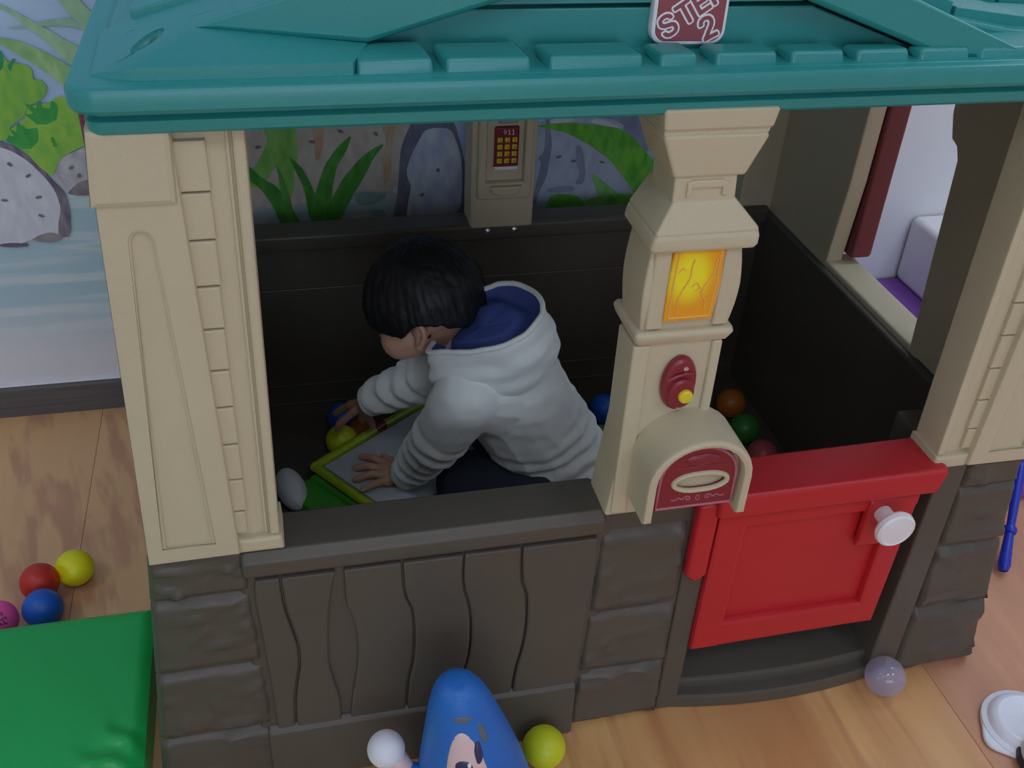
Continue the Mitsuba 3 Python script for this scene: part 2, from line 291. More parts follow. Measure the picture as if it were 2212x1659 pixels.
# the mural: painted shapes, flat on the wall
MURAL = {
'leafA': [(-0.423,0.819),(-0.409,0.817),(-0.38,0.799),(-0.346,0.776),(-0.318,0.755),(-0.294,0.741),(-0.28,0.731),(-0.289,0.685),(-0.312,0.707),(-0.327,0.723),(-0.35,0.755),(-0.381,0.784),(-0.402,0.807),(-0.424,0.815)],
'leafB': [(-0.411,0.778),(-0.376,0.783),(-0.343,0.79),(-0.314,0.793),(-0.26,0.79),(-0.265,0.759),(-0.284,0.768),(-0.301,0.779),(-0.333,0.781),(-0.362,0.78),(-0.394,0.777)],
'leafC': [(-0.327,0.836),(-0.291,0.835),(-0.284,0.818),(-0.268,0.798),(-0.259,0.769),(-0.275,0.762),(-0.282,0.775),(-0.299,0.79),(-0.309,0.803)],
'leafD': [(-0.436,0.763),(-0.421,0.763),(-0.394,0.757),(-0.365,0.743),(-0.332,0.721),(-0.313,0.706),(-0.289,0.685),(-0.297,0.638),(-0.323,0.662),(-0.35,0.692),(-0.382,0.722),(-0.407,0.741),(-0.424,0.753),(-0.437,0.758)],
'bushE': [(-0.454,0.747),(-0.427,0.739),(-0.416,0.72),(-0.404,0.72),(-0.392,0.718),(-0.382,0.709),(-0.385,0.69),(-0.373,0.692),(-0.365,0.68),(-0.368,0.668),(-0.377,0.657),(-0.405,0.644),(-0.411,0.628),(-0.426,0.62),(-0.441,0.606),(-0.451,0.584),(-0.491,0.585)],
'bushE_d1': [(-0.429,0.741),(-0.423,0.741),(-0.423,0.725),(-0.428,0.712),(-0.434,0.707),(-0.438,0.71)],
'bushE_d2': [(-0.419,0.71),(-0.42,0.716),(-0.409,0.728),(-0.404,0.727),(-0.411,0.717),(-0.417,0.706)],
'bushF': [(-0.451,0.587),(-0.441,0.606),(-0.424,0.614),(-0.409,0.627),(-0.405,0.644),(-0.384,0.649),(-0.364,0.651),(-0.354,0.66),(-0.336,0.661),(-0.325,0.653),(-0.311,0.618),(-0.297,0.606),(-0.302,0.578),(-0.327,0.57),(-0.368,0.551),(-0.388,0.513),(-0.407,0.535),(-0.426,0.568)],
'bushF_d1': [(-0.406,0.651),(-0.397,0.647),(-0.39,0.641),(-0.386,0.652),(-0.38,0.653),(-0.379,0.643),(-0.368,0.64),(-0.363,0.654),(-0.356,0.651),(-0.354,0.64),(-0.361,0.62),(-0.379,0.612),(-0.394,0.613),(-0.402,0.622),(-0.41,0.632),(-0.4,0.631),(-0.396,0.635),(-0.403,0.641)],
'bushF_d2': [(-0.45,0.585),(-0.444,0.595),(-0.435,0.592),(-0.44,0.606),(-0.43,0.6),(-0.426,0.618),(-0.417,0.611),(-0.412,0.605),(-0.395,0.607),(-0.395,0.596),(-0.399,0.582),(-0.413,0.569),(-0.434,0.57)],
'bushF_d3': [(-0.377,0.589),(-0.372,0.589),(-0.368,0.574),(-0.371,0.569),(-0.376,0.573)],
'rockG': [(-0.496,0.586),(-0.462,0.581),(-0.439,0.569),(-0.414,0.541),(-0.395,0.507),(-0.379,0.479),(-0.374,0.448),(-0.377,0.416),(-0.385,0.391),(-0.403,0.395),(-0.421,0.403),(-0.45,0.392),(-0.48,0.381),(-0.542,0.388)],
'rockG_d1': [(-0.476,0.586),(-0.461,0.585),(-0.438,0.573),(-0.411,0.544),(-0.391,0.51),(-0.373,0.482),(-0.372,0.444),(-0.38,0.394),(-0.402,0.393),(-0.396,0.424),(-0.386,0.451),(-0.389,0.487),(-0.402,0.515),(-0.423,0.546),(-0.445,0.565),(-0.463,0.574),(-0.478,0.576)],
'rockG_d2': [(-0.45,0.392),(-0.435,0.4),(-0.415,0.406),(-0.394,0.398),(-0.396,0.388),(-0.416,0.384),(-0.435,0.387)],
'rockG_d3': [(-0.505,0.387),(-0.481,0.388),(-0.456,0.384),(-0.457,0.379),(-0.483,0.378),(-0.506,0.382)],
'rockH': [(-0.388,0.516),(-0.381,0.534),(-0.368,0.551),(-0.325,0.567),(-0.297,0.577),(-0.315,0.476),(-0.335,0.475),(-0.358,0.478),(-0.37,0.482),(-0.38,0.501)],
'rockH_d1': [(-0.371,0.48),(-0.357,0.493),(-0.339,0.505),(-0.309,0.506),(-0.314,0.477),(-0.347,0.474)],
'stone': [(0.257,0.594),(0.275,0.598),(0.327,0.599),(0.347,0.589),(0.363,0.531),(0.373,0.484),(0.38,0.41),(0.376,0.37),(0.221,0.38),(0.226,0.397),(0.236,0.455),(0.242,0.536),(0.251,0.563),(0.262,0.583)],
'stone_l': [(0.288,0.573),(0.305,0.578),(0.338,0.576),(0.349,0.555),(0.361,0.52),(0.365,0.46),(0.362,0.399),(0.32,0.389),(0.251,0.388),(0.256,0.43),(0.263,0.461),(0.254,0.48),(0.254,0.501),(0.266,0.531),(0.274,0.546)],
'leafM': [(-0.014,0.596),(0.052,0.598),(0.048,0.58),(0.048,0.545),(0.046,0.518),(0.039,0.505),(0.036,0.468),(0.025,0.44),(0.009,0.432),(0.006,0.465),(0.011,0.502),(0.006,0.515),(-0.008,0.498),(-0.014,0.48),(-0.002,0.446),(-0.021,0.471),(-0.05,0.477),(-0.046,0.513),(-0.034,0.513),(-0.019,0.537),(-0.005,0.563),(-0.007,0.58)],
'blade1': [(0.03,0.535),(0.042,0.523),(0.057,0.504),(0.068,0.476),(0.079,0.44),(0.085,0.388),(0.063,0.39),(0.055,0.467),(0.041,0.505)],
'blade2': [(0.152,0.573),(0.138,0.537),(0.119,0.508),(0.111,0.473),(0.096,0.388),(0.067,0.389),(0.075,0.452),(0.086,0.484),(0.096,0.511),(0.121,0.546)],
'blade3': [(0.214,0.552),(0.189,0.521),(0.173,0.489),(0.145,0.443),(0.116,0.386),(0.08,0.389),(0.088,0.415),(0.105,0.44),(0.129,0.482),(0.161,0.52),(0.185,0.539)],
'blade4': [(-0.046,0.518),(-0.04,0.513),(-0.019,0.489),(0.0,0.477),(0.02,0.452),(0.043,0.393),(0.045,0.383),(0.008,0.386),(-0.007,0.435),(-0.027,0.471),(-0.049,0.491)],
'blade5': [(0.005,0.523),(0.017,0.494),(0.023,0.469),(0.029,0.44),(0.032,0.387),(0.015,0.388),(0.012,0.436),(0.01,0.488)],
'water': [(-0.054,0.431),(0.035,0.43),(0.15,0.457),(0.242,0.451),(0.228,0.394),(0.228,0.372),(-0.058,0.39)],
'water_d1': [(0.152,0.45),(0.167,0.453),(0.213,0.449),(0.211,0.439),(0.193,0.426),(0.162,0.423),(0.151,0.438)],
'water_d2': [(0.172,0.415),(0.206,0.413),(0.212,0.398),(0.188,0.399)],
'stain1': [(0.078,0.59),(0.101,0.589),(0.097,0.556),(0.088,0.523),(0.08,0.523),(0.08,0.557)],
'stain2': [(0.204,0.588),(0.236,0.591),(0.227,0.549),(0.221,0.477),(0.209,0.463),(0.209,0.515),(0.216,0.565)],
'beige': [(-0.088,0.611),(0.275,0.607),(0.264,0.582),(0.251,0.562),(0.242,0.536),(0.236,0.448),(0.149,0.452),(0.035,0.43),(-0.109,0.431)],
'leafP': [(0.505,0.575),(0.511,0.575),(0.538,0.578),(0.574,0.579),(0.619,0.574),(0.656,0.568),(0.687,0.561),(0.711,0.545),(0.738,0.517),(0.764,0.49),(0.793,0.484),(0.831,0.465),(0.843,0.383),(0.745,0.4),(0.733,0.417),(0.704,0.455),(0.683,0.48),(0.664,0.501),(0.623,0.53),(0.576,0.557),(0.539,0.567)],
'leafQ': [(0.628,0.476),(0.653,0.455),(0.695,0.422),(0.699,0.413),(0.651,0.416),(0.642,0.443)],
'leafR': [(0.528,0.386),(0.543,0.409),(0.553,0.43),(0.606,0.423),(0.619,0.407),(0.633,0.391),(0.638,0.376)],
'leafS': [(0.614,0.403),(0.631,0.413),(0.657,0.42),(0.711,0.422),(0.775,0.412),(0.792,0.403),(0.763,0.38),(0.714,0.392),(0.664,0.394),(0.628,0.399)],
'rocksP': [(0.493,0.608),(0.809,0.605),(0.848,0.35),(0.507,0.371)],
'rockP_d1': [(0.527,0.589),(0.536,0.589),(0.536,0.575),(0.544,0.536),(0.542,0.509),(0.539,0.479),(0.536,0.461),(0.526,0.441),(0.518,0.402),(0.512,0.418),(0.517,0.457),(0.525,0.495),(0.517,0.51),(0.528,0.517),(0.529,0.551)],
'rockP_d2': [(0.593,0.531),(0.604,0.531),(0.613,0.506),(0.62,0.467),(0.616,0.446),(0.597,0.447),(0.608,0.468),(0.596,0.499)],
'rockP_d3': [(0.625,0.587),(0.646,0.599),(0.717,0.597),(0.735,0.576),(0.753,0.521),(0.746,0.509),(0.729,0.525),(0.688,0.561),(0.691,0.569),(0.662,0.583)],
'rockP_l1': [(0.615,0.579),(0.632,0.585),(0.654,0.58),(0.685,0.563),(0.649,0.569)],
'rockP_l2': [(0.536,0.586),(0.553,0.59),(0.585,0.59),(0.583,0.579),(0.538,0.577)],
'rockP_l3': [(0.726,0.597),(0.741,0.596),(0.755,0.56),(0.77,0.52),(0.787,0.484),(0.774,0.485),(0.756,0.506),(0.742,0.546)],
'rockP_d4': [(0.538,0.439),(0.564,0.445),(0.595,0.444),(0.599,0.431),(0.546,0.431)],
}
PAINT = dict(leafA=('leaf', (.27, .50, .30), (.42, .60, .40)), leafB=('leaf', (.24, .46, .36), (.36, .56, .42)), leafC=('leaf', (.27, .50, .30), (.36, .55, .36)), leafD=('leaf', (.20, .46, .16), (.42, .60, .32)),
    bushE=('bush', (.30, .55, .08), (.17, .45, .10)), bushE_d1=('leaf_stroke', (.03, .26, .10), (.05, .32, .13)), bushE_d2=('leaf_stroke', (.04, .30, .10), (.06, .34, .13)),
    bushF=('bush', (.34, .58, .10), (.19, .48, .08)), bushF_d1=('leaf_stroke', (.04, .32, .08), (.08, .40, .09)), bushF_d2=('leaf_stroke', (.04, .32, .08), (.08, .40, .09)), bushF_d3=('leaf_stroke', (.07, .38, .06), (.07, .38, .06)),
    rockG=('rock', (.60, .60, .70), (.72, .71, .80)), rockG_d1=('rock_shadow', (.14, .11, .17), (.30, .27, .32)), rockG_d2=('rock_shadow', (.24, .21, .23), (.36, .33, .34)), rockG_d3=('rock_shadow', (.13, .11, .16), (.18, .15, .2)),
    rockH=('rock', (.40, .38, .42), (.62, .60, .66)), rockH_d1=('rock_shadow', (.15, .12, .14), (.30, .26, .28)),
    stone=('rock', (.15, .16, .23), (.22, .23, .32)), stone_l=('rock', (.42, .46, .66), (.60, .66, .74)), leafM=('leaf', (.17, .46, .08), (.30, .58, .16)),
    blade1=('blade', (.05, .26, .03), (.11, .38, .07)), blade2=('blade', (.05, .26, .03), (.11, .38, .07)), blade3=('blade', (.05, .26, .03), (.11, .38, .07)), blade4=('blade', (.05, .25, .03), (.10, .36, .06)), blade5=('blade', (.07, .30, .05), (.14, .42, .08)),
    water=('water', (.42, .50, .52), (.34, .46, .47)), water_d1=('water', (.20, .31, .30), (.26, .37, .36)), water_d2=('water', (.22, .33, .32), (.28, .39, .38)),
    stain1=('stain', (.50, .33, .17), (.56, .44, .32)), stain2=('stain', (.52, .33, .20), (.58, .46, .36)), beige=('backdrop', (.60, .55, .48), (.50, .44, .40)),
    leafP=('leaf', (.09, .38, .04), (.20, .54, .07)), leafQ=('leaf', (.16, .45, .12), (.25, .54, .2)), leafR=('leaf', (.08, .36, .05), (.16, .48, .08)), leafS=('leaf', (.10, .38, .06), (.22, .52, .10)),
    rocksP=('rock', (.38, .42, .58), (.48, .53, .66)), rockP_d1=('rock_shadow', (.20, .21, .32), (.28, .30, .42)), rockP_d2=('rock_shadow', (.24, .26, .38), (.32, .33, .46)), rockP_d3=('rock_shadow', (.20, .24, .38), (.28, .32, .48)),
    rockP_l1=('rock', (.62, .66, .70), (.55, .60, .66)), rockP_l2=('rock', (.55, .58, .72), (.6, .63, .74)), rockP_l3=('rock', (.50, .62, .72), (.45, .55, .66)), rockP_d4=('rock_shadow', (.26, .30, .46), (.32, .36, .52)))
LAYER = ['beige', 'water', 'water_d1', 'water_d2', 'stain1', 'stain2', 'stone', 'stone_l', 'leafM', 'blade4', 'blade5', 'blade1', 'blade2', 'blade3', 'rocksP', 'rockP_d1', 'rockP_d2', 'rockP_d3', 'rockP_d4', 'rockP_l1', 'rockP_l2', 'rockP_l3', 'leafQ', 'leafP', 'leafS', 'leafR',
         'rockH', 'rockH_d1', 'rockG', 'rockG_d1', 'rockG_d2', 'rockG_d3', 'leafB', 'leafC', 'leafA', 'leafD', 'bushE', 'bushE_d1', 'bushE_d2', 'bushF', 'bushF_d1', 'bushF_d2', 'bushF_d3']
def rounded(poly, n=2):
    p = np.asarray(poly, float)
    for _ in range(n):      # corner cutting
        q = np.roll(p, -1, 0)
        p = np.stack([0.8 * p + 0.2 * q, 0.2 * p + 0.8 * q], 1).reshape(-1, 2)
    return p
def paint(poly, c0, c1, name, y, seed, cut=1):
    g = Polygon(rounded(poly, cut)).buffer(0)
    if g.geom_type != 'Polygon': g = max(g.geoms, key=lambda a: a.area)
    v, f = trimesh.creation.triangulate_polygon(g, engine='earcut')
    m = trimesh.Trimesh(np.column_stack([v[:, 0], np.full(len(v), y), v[:, 1]]), f).subdivide_to_size(0.012)
    if m.face_normals[0][1] > 0: m.invert()
    q = m.vertices * [90, 1, 30] if name != 'water' else m.vertices * [20, 1, 120]
    t = np.clip((meshkit.fbm(q + 5 * seed, 3, seed) - 0.25) * 2, 0, 1)[:, None]
    put('painted_' + name, m, 'm_paint', 'wall_back', smooth=False, color=np.asarray(c0) * (1 - t) + np.asarray(c1) * t)
for i, n_ in enumerate(LAYER):
    paint(MURAL[n_], PAINT[n_][1], PAINT[n_][2], PAINT[n_][0], YB - 0.0004 - 0.00012 * i, i, 2 if PAINT[n_][0] in ('rock', 'bush', 'leaf') else 0 if PAINT[n_][0] == 'leaf_stroke' else 1)
SPOTS = [(-0.428, 0.519), (-0.419, 0.477), (-0.477, 0.474), (-0.422, 0.44), (-0.454, 0.542), (-0.343, 0.515), (-0.353, 0.531), (-0.023, 0.555), (0.076, 0.561), (0.13, 0.579), (0.195, 0.572), (0.315, 0.493), (0.283, 0.443), (0.559, 0.509), (0.591, 0.499), (0.651, 0.494)]
for i, (sx, sz) in enumerate(SPOTS):
    th = np.linspace(0, 2 * np.pi, 9)[:-1]
    rr = 0.0042 + 0.0015 * np.sin(th * 2 + i)
    paint(np.column_stack([sx + rr * 1.15 * np.cos(th), sz + rr * 0.8 * np.sin(th)]), (.16, .14, .18), (.24, .22, .26), 'speck', YB - 0.0062, 50 + i)

# ---------------------------------------------------------------- the playhouse
H = thing('playhouse', 'plastic toy cottage with a teal roof, tan columns, brown stone base and red half door', 'playhouse')
XC = 0.403
def mir(x): return 2 * XC - x
def lerp(a, b, t): return a + (b - a) * t

# --- brown base: front window wall, posts, back and side walls
base = H + '__base'
put('base', cat_(rb(-0.085, 0.385, 0.0, 0.055, 0.0, 0.425, 0.006),                        # front wall below the window
                 rhull([[xx, yy, zz] for (xx, zz) in ((-0.222, 0), (-0.07, 0), (-0.072, 0.442), (-0.179, 0.442)) for yy in (0.004, 0.12)], 0.006),
                 rhull([[xx, yy, zz] for (xx, zz) in ((0.352, 0), (0.532, 0), (0.532, 0.437), (0.37, 0.437)) for yy in (0.004, 0.06)], 0.006),
                 rhull([[xx, yy, zz] for (xx, zz) in ((0.853, 0), (1.045, 0), (0.985, 0.440), (0.853, 0.440)) for yy in (0.004, 0.12)], 0.006),
                 rhull([[xx, yy, zz] for (xx, zz) in ((-0.222, 0), (-0.13, 0), (-0.13, 0.43), (-0.180, 0.43)) for yy in (0.05, 0.86)], 0.006),
                 rhull([[xx, yy, zz] for (xx, zz) in ((0.962, 0), (1.045, 0), (1.012, 0.43), (0.962, 0.43)) for yy in (0.05, 0.86)], 0.006),
                 rb(-0.20, 1.03, 0.815, 0.862, 0.0, 0.437, 0.008)), 'm_brown', H, label='dark brown moulded base')
put('window_sill', rhull([[xx, yy, zz] for xx in (-0.079, 0.372) for (yy, zz) in ((-0.012, 0.400), (-0.014, 0.428), (-0.006, 0.437), (0.062, 0.437), (0.062, 0.40))], 0.005), 'm_brown', base)
put('window_sill', rb(-0.14, 0.97, 0.80, 0.862, 0.405, 0.441, 0.008), 'm_brown', base)
put('bottom_rail', rhull([[xx, yy, zz] for xx in (-0.075, 0.36) for (yy, zz) in ((-0.016, 0.0), (-0.012, 0.104), (-0.004, 0.110), (0.03, 0.110), (0.03, 0.0))], 0.004), 'm_brown', base)
J = dict(L0=[(-0.067, 0.39), (-0.07, 0.356), (-0.068, 0.313), (-0.066, 0.254), (-0.064, 0.187), (-0.063, 0.104)],
         L1=[(-0.036, 0.39), (-0.035, 0.347), (-0.028, 0.298), (-0.023, 0.261), (-0.024, 0.232), (-0.03, 0.196), (-0.035, 0.158), (-0.037, 0.104)],
         L2a=[(0.031, 0.39), (0.019, 0.309), (0.015, 0.231), (0.021, 0.177), (0.026, 0.143), (0.025, 0.104)],
         L2b=[(0.039, 0.39), (0.039, 0.336), (0.048, 0.296), (0.051, 0.252), (0.047, 0.197), (0.041, 0.16), (0.035, 0.104)],
         L3=[(0.112, 0.39), (0.114, 0.338), (0.124, 0.302), (0.126, 0.259), (0.124, 0.207), (0.117, 0.162), (0.114, 0.104)],
         L4=[(0.19, 0.39), (0.189, 0.342), (0.195, 0.313), (0.201, 0.272), (0.202, 0.228), (0.198, 0.183), (0.192, 0.152), (0.192, 0.104)],
         L5=[(0.265, 0.39), (0.267, 0.335), (0.276, 0.298), (0.278, 0.243), (0.275, 0.197), (0.268, 0.155), (0.265, 0.104)],
         L6=[(0.366, 0.39), (0.369, 0.316), (0.364, 0.263), (0.362, 0.194), (0.36, 0.104)])
def curve(n_, dx):
    p = np.array(J[n_]); z = np.linspace(p[0, 1], p[-1, 1], 15)
    from scipy.interpolate import PchipInterpolator
    return np.column_stack([PchipInterpolator(p[::-1, 1], p[::-1, 0])(z) + dx, z])
for i, (l, r) in enumerate([('L0', 'L1'), ('L1', 'L2a'), ('L2b', 'L3'), ('L3', 'L4'), ('L4', 'L5'), ('L5', 'L6')]):
    a, b = curve(l, 0.0013), curve(r, -0.0013)
    put('board', prism(np.vstack([a, b[::-1]]), -0.0062 - 0.0007 * (i % 2), 0.006, 'y', 0.0028), 'm_brown', base, smooth=40)

def stone(quad, y0, bulge=0.008, seed=0, nx=26, nz=16):
    """A rough stone face: quad = (x,z) bottom-left, bottom-right, top-right, top-left; its joints fall back to y0."""
    q = np.asarray(quad, float)
    u, v = np.meshgrid(np.linspace(0, 1, nx), np.linspace(0, 1, nz))
    p = (q[0] * ((1 - u) * (1 - v))[..., None] + q[1] * (u * (1 - v))[..., None] + q[2] * (u * v)[..., None] + q[3] * ((1 - u) * v)[..., None])
    w, h = np.linalg.norm(q[1] - q[0]), np.linalg.norm(q[3] - q[0])
    e = np.minimum(np.minimum(u, 1 - u) * w, np.minimum(v, 1 - v) * h)
    lift = np.clip(e / 0.006, 0, 1) ** 0.5
    nz_ = meshkit.fbm(np.stack([p[..., 0] * 26, p[..., 1] * 44, np.full_like(u, seed * 3.7)], -1), 3, seed)
    ridge = np.abs(meshkit.fbm(np.stack([p[..., 0] * 9 + 4, p[..., 1] * 34, np.full_like(u, seed * 1.7)], -1), 2, seed + 5) - 0.5)
    y = y0 - lift * (bulge + 0.007 * (nz_ - 0.5) + 0.006 * np.clip(1 - ridge * 16, 0, 1))
    vv = np.stack([p[..., 0] + 0.004 * (nz_ - 0.5) * (lift), y, p[..., 1]], -1).reshape(-1, 3)
    f = []
    for a in range(nz - 1):
        for b in range(nx - 1):
            i = a * nx + b
            f += [[i, i + 1, i + nx + 1], [i, i + nx + 1, i + nx]]
    return trimesh.Trimesh(vv, np.array(f), process=False)
def stack(xl, xr, cuts, y0, seed):
    """xl, xr: functions of z for the pier's two edges."""
    for k, (a, b) in enumerate(zip(cuts, cuts[1:])):
        g = 0.0012
        put('stone', stone([(xl(a), a + g), (xr(a), a + g), (xr(b), b - g), (xl(b), b - g)], y0, 0.009, seed + k), 'm_brown', base, smooth=True)
stack(lambda z: lerp(-0.226, -0.183, z / 0.437), lambda z: lerp(-0.062, -0.073, z / 0.437), [0, 0.11, 0.24, 0.37, 0.444], 0.006, 1)
stack(lambda z: lerp(0.358, 0.372, z / 0.437), lambda z: lerp(0.500, 0.494, z / 0.437), [0, 0.118, 0.24, 0.395], 0.006, 11)
stack(lambda z: lerp(0.905, 0.898, z / 0.437), lambda z: lerp(1.052, 0.985, z / 0.437), [0, 0.145, 0.275, 0.39, 0.444], 0.006, 21)
put('door_jamb', rb(0.498, 0.532, 0.0, 0.06, 0.0, 0.437, 0.004), 'm_brown', base)
put('door_jamb', rhull([[xx, yy, zz] for (xx, zz) in ((0.853, 0), (0.902, 0), (0.894, 0.445), (0.853, 0.445)) for yy in (-0.004, 0.12)], 0.004), 'm_brown', base)
put('floor_panel', rb(-0.13, 0.97, 0.05, 0.82, 0.001, 0.028, 0.004), 'm_floor_panel', H, label='dark floor panel inside')
def bow(x0, x1, y0, d, y1, n=17):
    xs = np.linspace(x0, x1, n)
    return [(a, y0 - d * (1 - ((a - (x0 + x1) / 2) / ((x1 - x0) / 2)) ** 2)) for a in xs] + [(x1, y1), (x0, y1)]
put('door_step', cat_(prism(bow(0.506, 0.905, 0.003, 0.022, 0.1), 0.0, 0.026, 'z', 0.004), prism(bow(0.510, 0.900, 0.018, 0.014, 0.1), 0.02, 0.044, 'z', 0.005)), 'm_brown', base)
for zz in (0.055, 0.100, 0.320):        # fine ribs on the inside of the back wall
    put('rib', tube([(-0.125, 0.8145, zz), (0.955, 0.8145, zz)], 0.0022, 8), 'm_brown', base)

# --- tan front columns
def column(s):
    c = H + '__' + ('column' if H + '__column' not in scene else 'column_001')
    X = (lambda x: x) if s < 0 else mir
    def P(poly, a0, a1, bev=0.003): return prism([(X(px_), pz) for px_, pz in poly], a0, a1, 'y', bev)
    put('column', cat_(P([(-0.150, 0.440), (-0.032, 0.440), (-0.024, 0.955), (-0.140, 0.955)], 0.002, 0.05)), 'm_cream', H, label='tan column with stepped blocks')
    # the pilaster with its tall sunk panel
    xo = lambda z: lerp(-0.179, -0.156, (z - 0.446) / 0.503)
    xi = lambda z: lerp(-0.0775, -0.0845, (z - 0.446) / 0.503)
    pl = lambda z: lerp(-0.161, -0.136, (z - 0.465) / 0.39); pr = lambda z: lerp(-0.102, -0.1125, (z - 0.465) / 0.39)
    arch = [(lerp(pl(0.851), pr(0.851), 0.5 - 0.5 * math.cos(t)), 0.851 + 0.014 * math.sin(t)) for t in np.linspace(0, math.pi, 11)]
    full = P([(xo(0.443), 0.443), (xi(0.443), 0.4445), (xi(0.95), 0.95), (xo(0.95), 0.95)], -0.014, 0.085, 0.0035)
    cut = P([(pl(0.465), 0.465), (pr(0.465), 0.465)] + arch[::-1], -0.03, -0.0095, 0.0002)
    man = lambda g: m3.Manifold(m3.Mesh(np.asarray(g.vertices, np.float32), np.asarray(g.faces, np.uint32)))
    full.merge_vertices(); cut.merge_vertices(); full.fix_normals(); cut.fix_normals()
    put('pilaster', man(full) - man(cut), 'm_cream', c)
    put('panel_bead', tube([(X(a_), -0.0112, b_) for a_, b_ in [(pl(0.467) + .002, 0.467), (pr(0.467) - .002, 0.467)] + [(q[0] * 0.985 - 0.0018, q[1] - .0015) for q in arch[::-1]]], 0.0022, 6, closed=True), 'm_cream', c)
    put('capital', P([(-0.1625, 0.889), (-0.0870, 0.889), (-0.0840, 0.962), (-0.1550, 0.962)], -0.0195, 0.085, 0.006), 'm_cream', c)
    zs = [0.945, 0.894, 0.845, 0.795, 0.746, 0.696, 0.649, 0.599, 0.549, 0.502, 0.468]
    xe = [-0.057, -0.058, -0.059, -0.061, -0.062, -0.0625, -0.063, -0.0635, -0.064, -0.066]
    for a, b, e in zip(zs, zs[1:], xe):
        put('block', P([(-0.092, b + 0.0008), (e, b + 0.0008), (e, a - 0.0008), (-0.092, a - 0.0008)], -0.0045, 0.006, 0.0022), 'm_cream', c)
    put('trim', cat_(P([(-0.0415, 0.462), (-0.0305, 0.462), (-0.0215, 0.955), (-0.0335, 0.955)], -0.006, 0.05, 0.003), P([(-0.0475, 0.462), (-0.044, 0.462), (-0.036, 0.955), (-0.0395, 0.955)], -0.001, 0.02, 0.001),
                     P([(-0.079, 0.440), (-0.0265, 0.440), (-0.0275, 0.462), (-0.079, 0.462)], -0.009, 0.055, 0.005)), 'm_cream', c)
column(-1); column(1)

# --- tan upper walls at the sides and the back
def wall_x(x0, x1, poly, name='upper_wall'): return put(name, prism(poly, x0, x1, 'x', 0.004), 'm_cream', H)
front_poly = [(0.07, 0.44), (0.17, 0.442), (0.20, 0.430), (0.285, 0.430), (0.30, 0.60), (0.312, 0.745), (0.322, 0.762), (0.338, 0.768), (0.352, 0.80), (0.362, 0.87), (0.366, 0.97), (0.07, 0.97)]
back_poly = [(0.575, 0.425), (0.84, 0.425), (0.84, 0.97), (0.555, 0.97), (0.56, 0.60)]
for k, (x0, x1) in enumerate([(0.975, 1.008), (-0.166, -0.138)]):
    wall_x(x0, x1, front_poly, 'side_wall'); wall_x(x0, x1, back_poly, 'side_wall')
    put('side_sill', rb(x0 - (0.0 if k == 0 else 0.03), x1 + (0.03 if k == 0 else 0.0), 0.26, 0.60, 0.412, 0.440, 0.006), 'm_cream', H)
put('back_wall', rb(0.905, 0.99, 0.815, 0.86, 0.425, 0.97, 0.006), 'm_cream', H)
put('back_wall', rb(-0.175, -0.095, 0.815, 0.86, 0.425, 0.97, 0.006), 'm_cream', H)
put('shutter', cat_(rb(1.010, 1.052, 0.553, 0.74, 0.452, 0.86, 0.006), rb(1.045, 1.056, 0.57, 0.72, 0.48, 0.64, 0.004), rb(1.045, 1.056, 0.57, 0.72, 0.67, 0.83, 0.004)), 'm_shutter', H, label='dark red window shutter')
put('shutter', cat_(rb(-0.236, -0.16, 0.44, 0.62, 0.452, 0.86, 0.006), rb(-0.240, -0.226, 0.46, 0.60, 0.48, 0.64, 0.004), rb(-0.240, -0.226, 0.46, 0.60, 0.67, 0.83, 0.004)), 'm_shutter', H, label='dark red window shutter')

# --- lantern post with doorbell and mailbox
PX0, PX1 = 0.372, 0.473
post = H + '__post'
def fr(x0, x1, z0, X0, X1, z1, y0=-0.03, Y0=-0.03, y1=0.035, r=0.003): return frustum((x0, x1, y0, y1), (X0, X1, Y0, y1), z0, z1, r)
put('post', cat_(fr(0.360, 0.482, 0.445, 0.375, 0.470, 0.60), fr(0.375, 0.470, 0.595, 0.375, 0.470, 0.71),
                 rb(0.366, 0.375 + 0.012, -0.034, 0.02, 0.45, 0.70, 0.003), rb(0.461, 0.474, -0.034, 0.02, 0.58, 0.70, 0.003)), 'm_cream', H, label='tan lantern post')
put('moulding', fr(0.367, 0.481, 0.700, 0.364, 0.483, 0.720, -0.036, -0.040, 0.045, 0.006), 'm_cream', post)
def bulge(z0, z1, n=9):
    v = []
    for i in range(n):
        t = i / (n - 1); w = 0.0495 + 0.007 * math.sin(math.pi * min(1, t * 0.85 + 0.12)); d = 0.030 + 0.005 * math.sin(math.pi * t)
        v += [[xx, yy, lerp(z0, z1, t)] for xx in (0.4245 - w, 0.4245 + w) for yy in (-d, 0.035)]
    return rhull(v, 0.003, 8)
put('lantern', cat_(bulge(0.715, 0.832), rb(0.376, 0.396, -0.036, 0.0, 0.722, 0.83, 0.003), rb(0.455, 0.473, -0.036, 0.0, 0.722, 0.83, 0.003)), 'm_cream', post)
put('lantern_roof', cat_(fr(0.366, 0.488, 0.820, 0.368, 0.488, 0.842, -0.045, -0.045, 0.05, 0.006), fr(0.370, 0.486, 0.838, 0.389, 0.459, 0.876, -0.043, -0.030, 0.048, 0.004)), 'm_cream', post)
put('neck', cat_(fr(0.388, 0.458, 0.870, 0.387, 0.456, 0.906), prism([(0.401, 0.878), (0.407, 0.880), (0.407, 0.888), (0.44, 0.888), (0.44, 0.880), (0.446, 0.878), (0.446, 0.894), (0.44, 0.897), (0.407, 0.897), (0.401, 0.894)], -0.0335, -0.02, 'y', 0.002)), 'm_cream', post)
